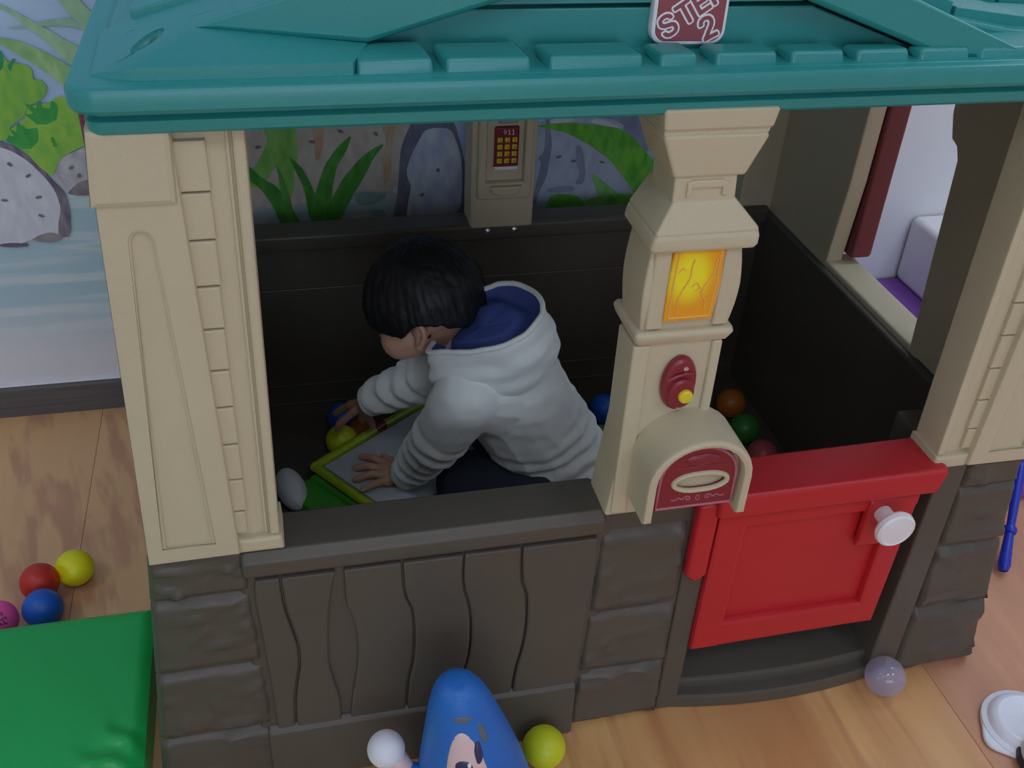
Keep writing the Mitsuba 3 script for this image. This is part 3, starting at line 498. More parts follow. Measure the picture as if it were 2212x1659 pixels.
put('capital', cat_(fr(0.383, 0.464, 0.900, 0.366, 0.478, 0.948, -0.034, -0.040, 0.05, 0.004), fr(0.366, 0.478, 0.946, 0.366, 0.479, 0.955, -0.037, -0.037, 0.05, 0.002), fr(0.364, 0.480, 0.953, 0.362, 0.482, 0.975, -0.041, -0.043, 0.055, 0.003)), 'm_cream', post)
pane = [(0.3945, 0.733), (0.4515, 0.733), (0.4545, 0.780), (0.4535, 0.827), (0.3965, 0.827), (0.3945, 0.780)]
pk = put('lamp_pane', prism(pane, -0.0385, -0.028, 'y', 0.002), 'm_amber', post, label='amber lamp panel with a glow painted as yellow centre')
ins = inset(pane, 0.005)
put('pane_border', tube([(a, -0.0388, b) for a, b in ins], 0.0011, 6, closed=True), 'm_amber_edge', post)
for pth in ([(0.409, 0.741), (0.407, 0.76), (0.412, 0.775), (0.418, 0.787), (0.418, 0.800), (0.420, 0.81)], [(0.440, 0.746), (0.440, 0.757), (0.433, 0.768), (0.437, 0.778), (0.444, 0.79), (0.445, 0.806), (0.448, 0.813)], [(0.421, 0.776), (0.427, 0.781), (0.431, 0.774), (0.425, 0.770)], [(0.404, 0.795), (0.408, 0.80), (0.411, 0.797)]):
    put('lamp_wire', tube([(a, -0.0392, b) for a, b in pth], 0.0008, 6), 'm_amber_edge', post)
bx, bz = 0.4265, 0.647
def disc(cx, cz, rx, rz, y0, y1, n=28, bev=0.003): return prism([(cx + rx * math.cos(t), cz + rz * math.sin(t)) for t in np.linspace(0, 2 * np.pi, n + 1)[:-1]], y0, y1, 'y', bev)
put('doorbell', cat_(disc(bx, bz, 0.0215, 0.037, -0.041, -0.028, bev=0.006), disc(bx + 0.002, bz - 0.010, 0.0165, 0.021, -0.046, -0.036, bev=0.005), tube([(bx - 0.016, -0.0405, bz + 0.008), (bx - 0.006, -0.043, bz + 0.015), (bx + 0.006, -0.043, bz + 0.017), (bx + 0.016, -0.0405, bz + 0.014)], 0.0022, 8)), 'm_burgundy', post, label='dark red oval doorbell plate')
put('bell_button', move(lathe([(0, 0), (0.0088, 0), (0.0085, 0.004), (0.0065, 0.0058), (0, 0.0064)], 24), (bx + 0.006, -0.0455, bz - 0.012), (0, -1, 0)), 'm_yellow', post, label='round yellow button')
for sx, sz in ((bx + 0.004, bz + 0.0225), (bx + 0.002, bz - 0.0305)): put('screw', move(lathe([(0, 0), (0.0034, 0), (0.003, 0.0015), (0, 0.002)], 14), (sx, -0.0405, sz), (0, -1, 0)), 'm_metal', post)
# mailbox: an arched hood with a red front plate
mx, mz0, mr = 0.4475, 0.500, 0.063
def arch_poly(r, top, zb, n=16, flare=0.0): return [(mx - r - flare, zb)] + [(mx + r * math.cos(t), top + r * 0.92 * math.sin(t)) for t in np.linspace(math.pi, 0, n)] + [(mx + r + flare, zb)]
outer, inner = arch_poly(0.0655, 0.545, 0.487), arch_poly(0.0535, 0.545, 0.487)
mb = put('mailbox', cat_(prism(outer[::1] + inner[::-1], -0.098, -0.02, 'y', 0.005), prism(arch_poly(0.056, 0.545, 0.492), -0.080, -0.02, 'y', 0.002)), 'm_cream', H, label='tan arched mailbox with a dark red front')
front = arch_poly(0.050, 0.545, 0.498)
slot = [(mx + 0.004 + 0.030 * math.cos(t) * 1.0 + (0.004 if math.cos(t) > 0 else -0.004), 0.5375 + 0.0128 * math.sin(t)) for t in np.linspace(0, 2 * np.pi, 25)[:-1]]
def plate_with_hole(outer_, hole_, y0, y1):
    g = trimesh.creation.extrude_polygon(Polygon(outer_, [hole_]), y1 - y0, engine='earcut')
    v = g.vertices
    m = trimesh.Trimesh(np.column_stack([v[:, 0], y0 + v[:, 2], v[:, 1]]), g.faces[:, ::-1], process=False)
    return m
mxs = mx
put('front_plate', plate_with_hole(front, slot, -0.0865, -0.079), 'm_burgundy', mb, smooth=False, label='dark red mailbox front')
put('plate_border', tube([(a, -0.0868, b) for a, b in arch_poly(0.0476, 0.545, 0.5007)], 0.0021, 6, closed=True), 'm_burgundy_edge', mb, label='pink raised border')
put('slot_rim', tube([(a, -0.0868, b) for a, b in slot], 0.0032, 8, closed=True), 'm_cream', mb, label='tan rim of the letter slot')
put('crest', cat_(move(ell((0, 0, 0), (0.022, 0.0045, 0.0085), 3), (mx + 0.002, -0.0862, 0.5715)), tube([(mx - 0.030, -0.0866, 0.5605), (mx, -0.0868, 0.5622), (mx + 0.033, -0.0866, 0.5605)], 0.001, 6)), 'm_burgundy', mb)
sc = []
for s in (-1, 1):
    t = np.linspace(0, 2.4 * np.pi, 22)
    sc.append(tube(np.column_stack([mx + 0.004 + s * (0.013 + 0.0052 * (1 - t / 9) * np.cos(t)), np.full(22, -0.0868), 0.5125 + 0.0042 * (1 - t / 9) * np.sin(t)]), 0.0009, 5))
    sc.append(tube([(mx + 0.004 + s * a, -0.0868, b) for a, b in ((0.018, 0.5115), (0.024, 0.5145), (0.029, 0.5115), (0.034, 0.5125))], 0.0009, 5))
sc.append(tube([(mx + 0.004 + 0.0022 * math.cos(t), -0.0868, 0.5125 + 0.0042 * math.sin(t)) for t in np.linspace(0, 2 * np.pi, 13)[:-1]], 0.0007, 5, closed=True))
put('scroll_mark', cat_(*sc), 'm_burgundy_edge', mb)

for k_ in [k for k in scene if k == post or k.startswith(post + '__') or k == mb or k.startswith(mb + '__')]:
    scene[k_]['to_world'] = T().translate([0.0073, 0.016, -0.0105])

# --- phone post at the back window
ph = put('phone_post', cat_(rb(0.352, 0.474, 0.800, 0.865, 0.430, 0.97, 0.006), rb(0.362, 0.378, 0.787, 0.81, 0.505, 0.97, 0.004), rb(0.448, 0.464, 0.787, 0.81, 0.505, 0.97, 0.004), rb(0.362, 0.464, 0.787, 0.81, 0.495, 0.53, 0.006),
                            prism([(0.384, 0.525), (0.444, 0.525), (0.440, 0.512), (0.43, 0.507), (0.40, 0.507), (0.388, 0.512)], 0.778, 0.80, 'y', 0.003)), 'm_cream', H, label='tan post with a toy phone')
pp = put('phone_pad', rb(0.3915, 0.4385, 0.792, 0.802, 0.5555, 0.634, 0.003), 'm_dark', ph, label='dark keypad of the toy phone')
scene.pop(pp); labels.pop(pp)
put('keypad', rb(0.3925, 0.4375, 0.7915, 0.802, 0.553, 0.634, 0.003), 'm_burgundy', ph, label='dark red keypad with yellow keys')
put('keypad_lip', rb(0.3925, 0.4375, 0.7900, 0.802, 0.553, 0.560, 0.002), 'm_sign_white', ph)
for r_ in range(4):
    for c_ in range(3):
        kx, kz = 0.4015 + 0.0135 * c_, 0.6105 - 0.0132 * r_
        put('key_button', rb(kx - 0.0047, kx + 0.0047, 0.7893, 0.794, kz - 0.0046, kz + 0.0046, 0.0015), 'm_keys', ph)
def lettering(text, h, x, z, y, bold=False, depth=0.0008):
    m = meshkit.text_mesh(text, h, depth, bold)
    v = m.vertices
    return trimesh.Trimesh(np.column_stack([v[:, 0] + x, y - v[:, 2], v[:, 1] + z]), m.faces, process=False)
kt = lettering('911', 0.0085, 0.4065, 0.6205, 0.7915)
put('print', kt, 'm_sign_white', ph, smooth=False)
put('print', cat_(*[lettering('123456789*0#'[i], 0.0052, 0.4015 + 0.0135 * (i % 3) - 0.0016, 0.6105 - 0.0132 * (i // 3) - 0.0026, 0.7893, depth=0.0004) for i in range(12)]), 'm_burgundy', ph, smooth=False)
put('handset_hook', rb(0.397, 0.434, 0.785, 0.805, 0.642, 0.668, 0.004), 'm_grey', ph, label='grey handset hook')
for sx in (0.386, 0.438): put('screw', move(lathe([(0, 0), (0.0066, 0), (0.0058, 0.0025), (0.003, 0.0042), (0, 0.0046)], 14), (sx, 0.799, 0.427), (0, -1, 0)), 'm_metal', H)

# --- red half door
D0, D1 = 0.532, 0.832
door = put('door', cat_(prism([(D0, 0.138), (D1 - 0.006, 0.142), (D1, 0.42), (D0, 0.42)], 0.004, 0.03, 'y', 0.004),
    prism([(D0, 0.138), (0.5755, 0.138), (0.5755, 0.42), (D0, 0.42)], -0.008, 0.012, 'y', 0.005), prism([(0.792, 0.142), (D1 - 0.006, 0.142), (D1, 0.42), (0.792, 0.42)], -0.008, 0.012, 'y', 0.005),
    prism([(D0, 0.138), (D1 - 0.006, 0.142), (D1 - 0.006, 0.190), (D0, 0.190)], -0.008, 0.012, 'y', 0.006), prism([(D0, 0.376), (D1, 0.376), (D1, 0.42), (D0, 0.42)], -0.008, 0.012, 'y', 0.004),
    rhull([[xx, yy, zz] for (xx, zz) in ((0.520, 0.408), (0.846, 0.408), (0.852, 0.452), (0.520, 0.448)) for yy in (-0.024, 0.055)], 0.008),
    rhull([[xx, yy, zz] for xx in (0.752, 0.822) for (yy, zz) in ((-0.013, 0.322), (-0.013, 0.398), (0.0, 0.308), (0.0, 0.404))], 0.004)), 'm_red', H, label='red half door')
put('hinge', cat_(rhull([[xx, yy, zz] for (xx, zz) in ((0.497, 0.298), (0.512, 0.290), (0.527, 0.298), (0.527, 0.432), (0.497, 0.432)) for yy in (-0.016, 0.004)], 0.006)), 'm_red', door)
put('knob', move(lathe([(0, 0), (0.0125, 0), (0.0125, 0.024), (0.014, 0.026), (0.0265, 0.028), (0.0285, 0.032), (0.0275, 0.038), (0.024, 0.0405), (0.0235, 0.039), (0.015, 0.0405), (0, 0.0415)], 40), (0.7745, -0.012, 0.376), (0, -1, 0)), 'm_white', door, label='round white door knob')
# --- teal roof
def rim(profile, x0, x1, y0, y1, rad=0.022, na=6):
    pts, nrm = [], []
    for cx, cy, a0 in ((x0 + rad, y0 + rad, 180), (x1 - rad, y0 + rad, 270), (x1 - rad, y1 - rad, 0), (x0 + rad, y1 - rad, 90)):
        for k in range(na + 1):
            a = math.radians(a0 + 90 * k / na); d = np.array([math.cos(a), math.sin(a)])
            pts.append(np.array([cx, cy]) + d * rad); nrm.append(d)
    n, m = len(pts), len(profile)
    v = np.array([[*(p + d * o), z] for p, d in zip(pts, nrm) for o, z in profile])
    f = []
    for i in range(n):
        for k in range(m):
            a, b = i * m + k, i * m + (k + 1) % m
            c, d = ((i + 1) % n) * m + k, ((i + 1) % n) * m + (k + 1) % m
            f += [[a, c, d], [a, d, b]]
    g = trimesh.Trimesh(v, np.array(f), process=False); g.fix_normals(); return g
roof = H + '__roof'
SL = lambda x: 1.031 + 0.288 * (x + 0.06)
sect = [(-0.14, 0.985), (0.945, 0.985), (0.945, 0.996), (0.80, 1.006), (0.72, 1.020), (0.37, 1.155), (-0.06, SL(-0.06)), (-0.138, SL(-0.138) - 0.001)]
slab = prism(sect, 0.068, 0.845, 'y', 0.004)
corner = m3.Manifold.hull_points(np.array([[-0.145, 0.0, 1.0], [-0.143, 0.0, 1.0045], [-0.125, -0.012, 1.0], [-0.105, -0.018, 1.0], [-0.100, -0.0175, 1.0145], [-0.12, -0.004, 1.0105], [0.076, -0.018, 1.0], [0.076, -0.0175, 1.0145], [0.094, 0.03, 1.016], [0.094, 0.06, 1.016],
                                           [-0.06, 0.028, 1.031], [-0.06, 0.12, 1.0312], [-0.145, 0.12, SL(-0.145)], [-0.145, 0.12, 1.0], [0.09, 0.06, 1.0], [0.0, 0.12, 1.0]]))
def carve(m):
    cut = [tm(ell((0, 0, 0), (0.026, 0.0105, 0.013), 3))]
    for c in cut:
        c.apply_transform(trimesh.transformations.rotation_matrix(math.radians(62), [0, 0, 1])); c.apply_translation((-0.098, 0.041, 1.0215))
    st = tube([(-0.108, 0.020, 1.0165), (-0.116, 0.010, 1.0135), (-0.126, 0.008, 1.0105)], [0.003, 0.002, 0.001], 8)
    sp = ell((-0.118, 0.078, 1.0165), (0.009, 0.012, 0.003), 2)
    for c in cut + [st, sp]:
        m = m - m3.Manifold(m3.Mesh(np.asarray(c.vertices, np.float32), np.asarray(c.faces, np.uint32)))
    return m
put('roof', cat_(slab, rb(-0.140, 0.945, -0.024, 0.07, 0.988, 1.0035, 0.002), carve(corner)), 'm_teal', H, label='teal gable roof', smooth=35)
put('eave', rim([(-0.03, 0.958), (-0.002, 0.958), (0.001, 0.961), (0.003, 0.971), (-0.003, 0.9745), (-0.003, 0.978), (0.0115, 0.9805), (0.0140, 0.984), (0.0145, 0.996), (0.0125, 1.0015), (0.009, 1.003), (-0.03, 1.003)], -0.150, 0.957, -0.022, 0.852, 0.012), 'm_teal', roof, smooth=30)
def skew(m):        # the gable front stands slightly turned on the roof
    m = tm(m); v = m.vertices.copy(); v[:, 1] -= 0.068 * (v[:, 0] - 0.094); m.vertices = v; return m
put('gable_rake', skew(prism([(-0.060, 1.0305), (-0.04, 1.026), (0.095, 1.0155), (0.376, 1.103), (0.663, 1.003), (0.775, 1.001), (0.363, 1.158)], 0.030, 0.12, 'y', 0.006)), 'm_teal', roof, smooth=35)
put('gable_board', skew(prism([(0.07, 1.0), (0.69, 0.99), (0.532, 1.0445), (0.175, 1.0385)], 0.062, 0.12, 'y', 0.002)), 'm_teal', roof)
put('gable_board', skew(prism([(0.187, 1.0435), (0.522, 1.0495), (0.376, 1.106)], 0.058, 0.12, 'y', 0.002)), 'm_teal', roof)
for k, (a, b) in enumerate([(0.079, 0.148), (0.158, 0.238), (0.254, 0.346), (0.361, 0.400), (0.417, 0.482), (0.495, 0.553), (0.565, 0.624), (0.635, 0.692), (0.703, 0.758), (0.769, 0.822), (0.833, 0.885), (0.896, 0.935)]):
    t = lerp(1.0155, 1.0135, k / 9)
    back = 0.044 - 0.068 * ((a + b) / 2 - 0.094)
    put('shingle', rhull([[a, -0.0165, 0.998], [b, -0.0165, 0.998], [a + 0.001, -0.0145, t], [b - 0.001, -0.0145, t], [a - 0.004, back, t - 0.001], [b - 0.004, back, t - 0.001], [a, back, 0.998], [b, back, 0.998]], 0.004), 'm_teal', roof)
for i in range(4):
    for j in range(8):
        x0, y0 = -0.118 + 0.115 * i + 0.02 * (j % 2), 0.132 + 0.086 * j
        x1, y1 = x0 + 0.111, y0 + 0.083
        if x1 > 0.37: continue
        put('shingle', rhull([[x0, y0, SL(x0) - 0.006], [x1, y0, SL(x1) - 0.006], [x0, y1, SL(x0) - 0.006], [x1, y1, SL(x1) - 0.006], [x0, y0, SL(x0) + 0.004], [x1, y0, SL(x1) + 0.004], [x0, y1, SL(x0) + 0.0015], [x1, y1, SL(x1) + 0.0015]], 0.0015), 'm_teal', roof)
def SR(x): return np.interp(x, [0.37, 0.72, 0.80, 0.945], [1.155, 1.020, 1.006, 0.996])
for i in range(5):
    for j in range(7):
        x0, y0 = 0.44 + 0.098 * i + 0.03 * (j % 2), 0.085 + 0.098 * j
        x1, y1 = min(x0 + 0.093, 0.94), y0 + 0.093
        put('shingle', rhull([[x0, y0, SR(x0) - 0.006], [x1, y0, SR(x1) - 0.006], [x0, y1, SR(x0) - 0.006], [x1, y1, SR(x1) - 0.006], [x0, y0, SR(x0) + 0.009], [x1, y0, SR(x1) + 0.011], [x0, y1, SR(x0) + 0.003], [x1, y1, SR(x1) + 0.003]], 0.0015), 'm_teal', roof)
# the sign on the gable
def rsq(cx, cz, w, h, r, n=6):
    out = []
    for sx, sz, a0 in ((-1, -1, 180), (1, -1, 270), (1, 1, 0), (-1, 1, 90)):
        for k in range(n + 1):
            a = math.radians(a0 + 90 * k / n); out.append((cx + sx * (w / 2 - r) + r * math.cos(a), cz + sz * (h / 2 - r) + r * math.sin(a)))
    return out
gx, gz = 0.4050, 1.0490
sg = put('sign', skew(prism(rsq(gx, gz, 0.0755, 0.081, 0.014), 0.0512, 0.064, 'y', 0.003)), 'm_sign_white', roof, label='white rounded square sign with dark red face')
put('sign_face', skew(prism(rsq(gx, gz, 0.0675, 0.073, 0.011), 0.0505, 0.0525, 'y', 0.0005)), 'm_sign_red', roof, label='dark red face of the sign')
def sign_text(s, h, cx_, cz_, ang, y):
    m = meshkit.text_mesh(s, h, 0.0005, True)
    v = m.vertices.copy(); v[:, :2] -= (v[:, :2].min(0) + v[:, :2].max(0)) / 2
    a = math.radians(ang)
    return trimesh.Trimesh(np.column_stack([cx_ + v[:, 0] * math.cos(a) - v[:, 1] * math.sin(a), y - v[:, 2], cz_ + v[:, 0] * math.sin(a) + v[:, 1] * math.cos(a)]), m.faces, process=False)
for ch, h_, ox, oz, an in (('S', 0.0205, 0.3830, 1.0280, 34), ('T', 0.0205, 0.3990, 1.0400, 36), ('E', 0.0205, 0.4125, 1.0500, 36), ('P', 0.0205, 0.4260, 1.0600, 36), ('2', 0.0215, 0.4232, 1.0262, 28)):
    put('letter_outline', skew(cat_(*[sign_text(ch, h_, ox + math.cos(t) * 0.0019, oz + math.sin(t) * 0.0019, an, 0.0504) for t in np.linspace(0, 2 * np.pi, 11)[:-1]])), 'm_sign_white', roof, smooth=False)
    put('letter', skew(sign_text(ch, h_, ox, oz, an, 0.0498)), 'm_sign_red', roof, smooth=False)

# ---------------------------------------------------------------- the child
P = thing('person', 'toddler in light grey hooded sweatshirt kneeling inside the playhouse with a hand on the board', 'person')
A = np.array
pel, waist, chest, upper, neck = A([0.430, 0.425, 0.150]), A([0.398, 0.410, 0.245]), A([0.345, 0.402, 0.340]), A([0.305, 0.410, 0.395]), A([0.262, 0.440, 0.418])
hc = A([0.210, 0.473, 0.468])
shL, elL, wrL = A([0.262, 0.338, 0.378]), A([0.221, 0.378, 0.268]), A([0.182, 0.478, 0.122])
shR, elR, wrR = A([0.268, 0.478, 0.345]), A([0.200, 0.525, 0.285]), A([0.135, 0.570, 0.225])
hipL, hipR = A([0.392, 0.378, 0.150]), A([0.475, 0.465, 0.13])
knL, knR = A([0.282, 0.420, 0.138]), A([0.360, 0.555, 0.130])
ftL, ftR = A([0.45, 0.325, 0.062]), A([0.56, 0.48, 0.062])
F_, L_, U_ = A([-0.792, 0.292, -0.20]), A([0, 0, 0]), A([0, 0, 0])
# head axes: up and forward chosen for the bowed head, left from both
R0, U0, B0 = A([0.97365, -0.22305, 0.04757]), A([0.09004, 0.56759, 0.81837]), A([-0.20954, -0.79252, 0.57272])
hu = -0.20 * R0 + 0.86 * U0 + 0.46 * B0; hu /= np.linalg.norm(hu)
hf = -0.90 * R0 - 0.26 * U0 - 0.30 * B0; hf -= hu * (hf @ hu); hf /= np.linalg.norm(hf)
hl = np.cross(hu, hf)
HM = np.column_stack([hf, hl, hu])
def hp(f, l, u): return hc + HM @ A([f, l, u])
def finger(root, mid, tip, r): return [((root, r), (mid, r * 0.95)), ((mid, r * 0.95), (tip, r * 0.8))]
# left hand lying flat, spread on the board (top of the screen is z = 0.088)
pz = 0.101
palm = [A([0.168, 0.498, pz + .006]), A([0.150, 0.490, pz]), A([0.143, 0.507, pz]), A([0.142, 0.524, pz]), A([0.150, 0.538, pz])]
body = [((pel, .080), (waist, .072)), ((waist, .072), (chest, .076)), ((chest, .076), (upper, .058)), ((upper, .058), (neck, .034)), ((neck, .034), (hp(-.02, 0, -.045), .036)),
        ((upper, .05), (shL, .036)), ((upper, .05), (shR, .036)), ((shL, .036), (elL, .027)), ((elL, .027), (wrL, .018)), ((shR, .036), (elR, .027)), ((elR, .027), (wrR, .018)),
        ((pel, .078), (hipL, .060)), ((pel, .078), (hipR, .060)), ((hipL, .058), (knL, .040)), ((hipR, .058), (knR, .040)), ((knL, .038), (ftL, .026)), ((knR, .038), (ftR, .026)), ((ftL, .025), (ftL + [.05, 0.01, -.008], .018)), ((ftR, .025), (ftR + [.05, 0.01, -.008], .018)),
        ((wrL, .0175), (palm[0], .016)), ((palm[0], .015), (palm[1], .011)), ((palm[0], .015), (palm[2], .011)), ((palm[0], .015), (palm[3], .011)), ((palm[0], .014), (palm[4], .010))]
body += finger(palm[1], A([0.128, 0.483, pz + .002]), A([0.105, 0.478, pz - .005]), .0072)
body += finger(palm[2], A([0.122, 0.508, pz + .004]), A([0.095, 0.508, pz - .005]), .0076)
body += finger(palm[3], A([0.122, 0.531, pz + .004]), A([0.098, 0.541, pz - .005]), .0078)
body += finger(palm[4], A([0.132, 0.553, pz + .004]), A([0.113, 0.571, pz - .005]), .0076)
body += finger(A([0.164, 0.520, pz]), A([0.163, 0.545, pz]), A([0.152, 0.566, pz - .005]), .0080)
# right hand reaching for the blue ball
hd = A([0.105, 0.618, 0.160])
pr_ = [wrR + (hd - wrR) * 0.75 + A(o) for o in ([.012, -.012, 0], [.004, -.004, .004], [-.004, .006, .005], [-.012, .014, .003])]
body += [((wrR, .0175), (wrR + (hd - wrR) * .4, .016))] + [((wrR + (hd - wrR) * .4, .015), (q, .0105)) for q in pr_]
for q, o in zip(pr_, ([.012, .012, -.03], [.004, .026, -.035], [-.010, .032, -.035], [-.024, .030, -.030])):
    body += finger(q, q + A(o) * .65, q + A(o) * 1.15 + A([0, 0, -.006]), .0072)
body += finger(wrR + (hd - wrR) * .5 + A([-.012, -.006, 0]), hd + A([-.028, -.016, -.006]), hd + A([-.032, -.004, -.028]), .0078)
# head: skull, cheeks, jaw, nose, ears
body += [((hp(-.018, 0, .022), .074), (hp(.012, 0, .018), .072)), ((hp(.02, .026, -.03), .040), (hp(.02, -.026, -.03), .040)), ((hp(.036, 0, -.058), .026), (hp(.01, 0, -.03), .052)),
         ((hp(.078, 0, .0), .007), (hp(.083, 0, -.016), .0085)), ((hp(.070, .008, -.040), .008), (hp(.070, -.008, -.040), .008)), ((hp(.055, .03, .012), .022), (hp(.055, -.03, .012), .022)),
         ((hp(-.03, 0, -.02), .055), (hp(-.02, 0, -.06), .038))]
for s in (-1, 1):
    body += [((hp(.034, s * .036, -.036), .033), (hp(.02, s * .03, -.03), .040)),                                    # cheek
             ((hp(-.012, s * .070, -.002), .0075), (hp(-.006, s * .072, -.030), .0065)), ((hp(-.010, s * .064, -.014), .014), (hp(-.012, s * .070, -.014), .010))]      # ear
    rim_ = [hp(f, s * l, u) for f, l, u in ((.000, .0765, .002), (-.006, .080, .010), (-.015, .083, .009), (-.0215, .085, -.002), (-.021, .0845, -.014), (-.014, .0815, -.025), (-.006, .078, -.034))]
    body += [((rim_[i], .0042), (rim_[i + 1], .0042)) for i in range(len(rim_) - 1)] + [((rim_[-1], .0058), (rim_[-1], .0057))]
put('body', chain(body, 0.0048, 8, 14), 'm_skin', P, smooth=True, label='bare hands, neck, ear and cheek')
for s in (-1, 1):
    ev = put('eye', ell(hp(.069, s * .028, -.002), (.009, .009, .009), 2), 'm_eye', P, smooth=True)
    put('pupil', ell(hp(.0755, s * .028, -.003), (.004, .004, .004), 2), 'm_dark', ev, smooth=True)
put('mouth', move(ell((0, 0, 0), (.010, .004, .003), 2), hp(.0725, 0, -.042)), 'm_lip', P, smooth=True)
# hair: a closed mop that only stands out of the head where hair grows
hm = ico(1.0, 5); d = hm.vertices.copy()
az, up_ = np.arctan2(d[:, 1], d[:, 0]), d[:, 2]
absaz = np.abs(az)
line = np.interp(absaz, [0, .55, .95, 1.25, 1.55, 1.85, 2.2, 2.7, 3.15], [-.26, -.26, -.22, -.34, -.10, -.14, -.30, -.46, -.50])
line = line + 0.06 * (meshkit.noise(np.stack([az * 9, az * 0, az * 0], -1), 3) - 0.5)
mask = np.clip((up_ - line) / 0.10 + 0.5, 0, 1); mask = mask * mask * (3 - 2 * mask)
sc3 = A([0.098, 0.088, 0.102])
strand = meshkit.fbm(np.stack([az * 26, up_ * 3.2, np.full_like(az, 1.0)], -1), 3, 7) - 0.5
lump = meshkit.fbm(d * 3.1, 2, 9) - 0.5
rad = (0.72 + 0.28 * mask) * (1 + mask * (0.060 * strand + 0.06 * lump))
hv = d * sc3 * rad[:, None]
hv[:, 2] += 0.012; hv[:, 0] -= 0.010
hm.vertices = (HM @ hv.T).T + hc
put('hair', hm, 'm_hair', P, smooth=True, label='thick short black hair')
# sweatshirt with folds
hood_bones = [((pel + [.002, -.002, .02], .098), (waist, .092)), ((waist, .092), (chest, .094)), ((chest, .094), (upper, .074)), ((upper, .066), (shL, .053)), ((upper, .066), (shR, .050)), ((chest, .085), (shL, .052)),
              ((shL, .056), (elL, .043)), ((elL, .043), (lerp(elL, wrL, .75), .032)), ((lerp(elL, wrL, .75), .032), (lerp(elL, wrL, .95), .027)), ((shR, .048), (elR, .037)), ((elR, .037), (lerp(elR, wrR, .85), .031))]
sw = chain(hood_bones, 0.0055, 10, 18)
v = sw.vertices; nn = sw.vertex_normals
def along(p, a, b): return ((p - a) @ (b - a)) / ((b - a) @ (b - a))
def dist(p, a, b):
    t = np.clip(along(p, a, b), 0, 1); return np.linalg.norm(p - (a + t[:, None] * (b - a)), axis=1)
tb = along(v, pel, upper)
warp = meshkit.fbm(v * 9, 3, 3)
axis_ = (upper - pel) / np.linalg.norm(upper - pel) + A([0.25, 0.0, 0.10])
fold = np.sin((v @ axis_) * 175 + warp * 9)
onarm = np.clip(1 - (np.minimum(dist(v, elL, wrL), dist(v, elR, wrR)) - 0.045) / 0.02, 0, 1)
fold_arm = np.sin(along(v, elL, wrL) * 30 + warp * 9)
low = np.clip((0.62 - tb) / 0.4, 0, 1) * (1 - onarm)
side = np.clip(meshkit.noise(v * 7 + 3, 5) * 2 - 0.5, 0, 1)
push = 0.0062 * fold * np.clip(low * 1.4, 0, 1) * (0.35 + 0.65 * side) + 0.0055 * fold_arm * onarm + 0.010 * (meshkit.fbm(v * 14, 3, 8) - 0.5) + 0.004 * (meshkit.fbm(v * A([16, 16, 44]), 2, 12) - 0.5)
# a turned-in waistband: the lowest rows drawn in a little
band = np.clip((0.115 - v[:, 2]) / 0.03, 0, 1)
sw.vertices = v + nn * push[:, None]
hoodie = put('sweatshirt', sw, 'm_hoodie', P, smooth=True, label='light grey hooded sweatshirt')
seam = []
for a in np.linspace(-0.4, 3.6, 30):
    seam.append((a, 0))
def cuff(c, ax, r): return move(lathe([(r * .80, -.012), (r, -.010), (r * 1.06, 0), (r, .010), (r * .82, .012), (r * .6, .008)], 26), c, ax)
for (e_, w_, r_) in ((elL, wrL, .0285), (elR, wrR, .029)):
    ax = (w_ - e_) / np.linalg.norm(w_ - e_)
    put('cuff', noise_push(cuff(e_ + (w_ - e_) * (0.95 if e_ is elL else 0.97), ax, r_), .0015, 60, 4), 'm_hoodie', hoodie, smooth=50)
# the hood lying open on the back: rim, outer bag and blue lining
rim_pts = A([(0.205, 0.372, 0.448), (0.227, 0.340, 0.466), (0.253, 0.318, 0.478), (0.281, 0.303, 0.489), (0.307, 0.296, 0.499), (0.334, 0.298, 0.513), (0.358, 0.316, 0.524), (0.371, 0.343, 0.533), (0.369, 0.371, 0.536), (0.358, 0.398, 0.534), (0.335, 0.425, 0.528), (0.310, 0.440, 0.514), (0.288, 0.452, 0.492), (0.270, 0.458, 0.462), (0.240, 0.440, 0.440), (0.216, 0.408, 0.436)])
def closed_curve(p, n):
    from scipy.interpolate import CubicSpline
    q = np.vstack([p, p[:1]]); s = np.r_[0, np.cumsum(np.linalg.norm(np.diff(q, axis=0), axis=1))]
    return CubicSpline(s / s[-1], q, bc_type='periodic')(np.arange(n) / n)
NR = 96
rim_c = closed_curve(rim_pts, NR)
rc = rim_c.mean(0)
nrm = np.linalg.svd(rim_c - rc)[2][2]
nrm = nrm if nrm @ B0 > 0 else -nrm          # out of the opening, towards the viewer
def rings_mesh(rings, cap=True):
    v = np.vstack(rings); n = len(rings[0]); f = []
    for k in range(len(rings) - 1):
        for i in range(n):
            j = (i + 1) % n
            f += [[k * n + i, k * n + j, (k + 1) * n + j], [k * n + i, (k + 1) * n + j, (k + 1) * n + i]]
    if cap:
        v = np.vstack([v, rings[-1].mean(0)]); o = len(v) - 1
        f += [[(len(rings) - 1) * n + i, (len(rings) - 1) * n + (i + 1) % n, o] for i in range(n)]
    m = trimesh.Trimesh(v, np.array(f), process=False); return m
wob = 0.003 * (meshkit.noise(np.column_stack([np.cos(np.arange(NR) / NR * 2 * np.pi) * 5 + 9, np.sin(np.arange(NR) / NR * 2 * np.pi) * 5 + 9, np.zeros(NR)]), 4) - 0.5)
rim_c = rim_c + nrm * wob[:, None]
down = A([0.08, 0.0, -1.0]); base_c = A([0.318, 0.392, 0.385])
outer_r = []
for t in np.linspace(0, 1, 14):
    q = base_c + (rim_c - rc) * (1.0 + 0.10 * math.sin(math.pi * t) + 0.02 * t) + (rc - base_c) * (1 - t)
    q = q + nrm * 0.0
    outer_r.append(q)
hood_out = rings_mesh(outer_r, cap=False)
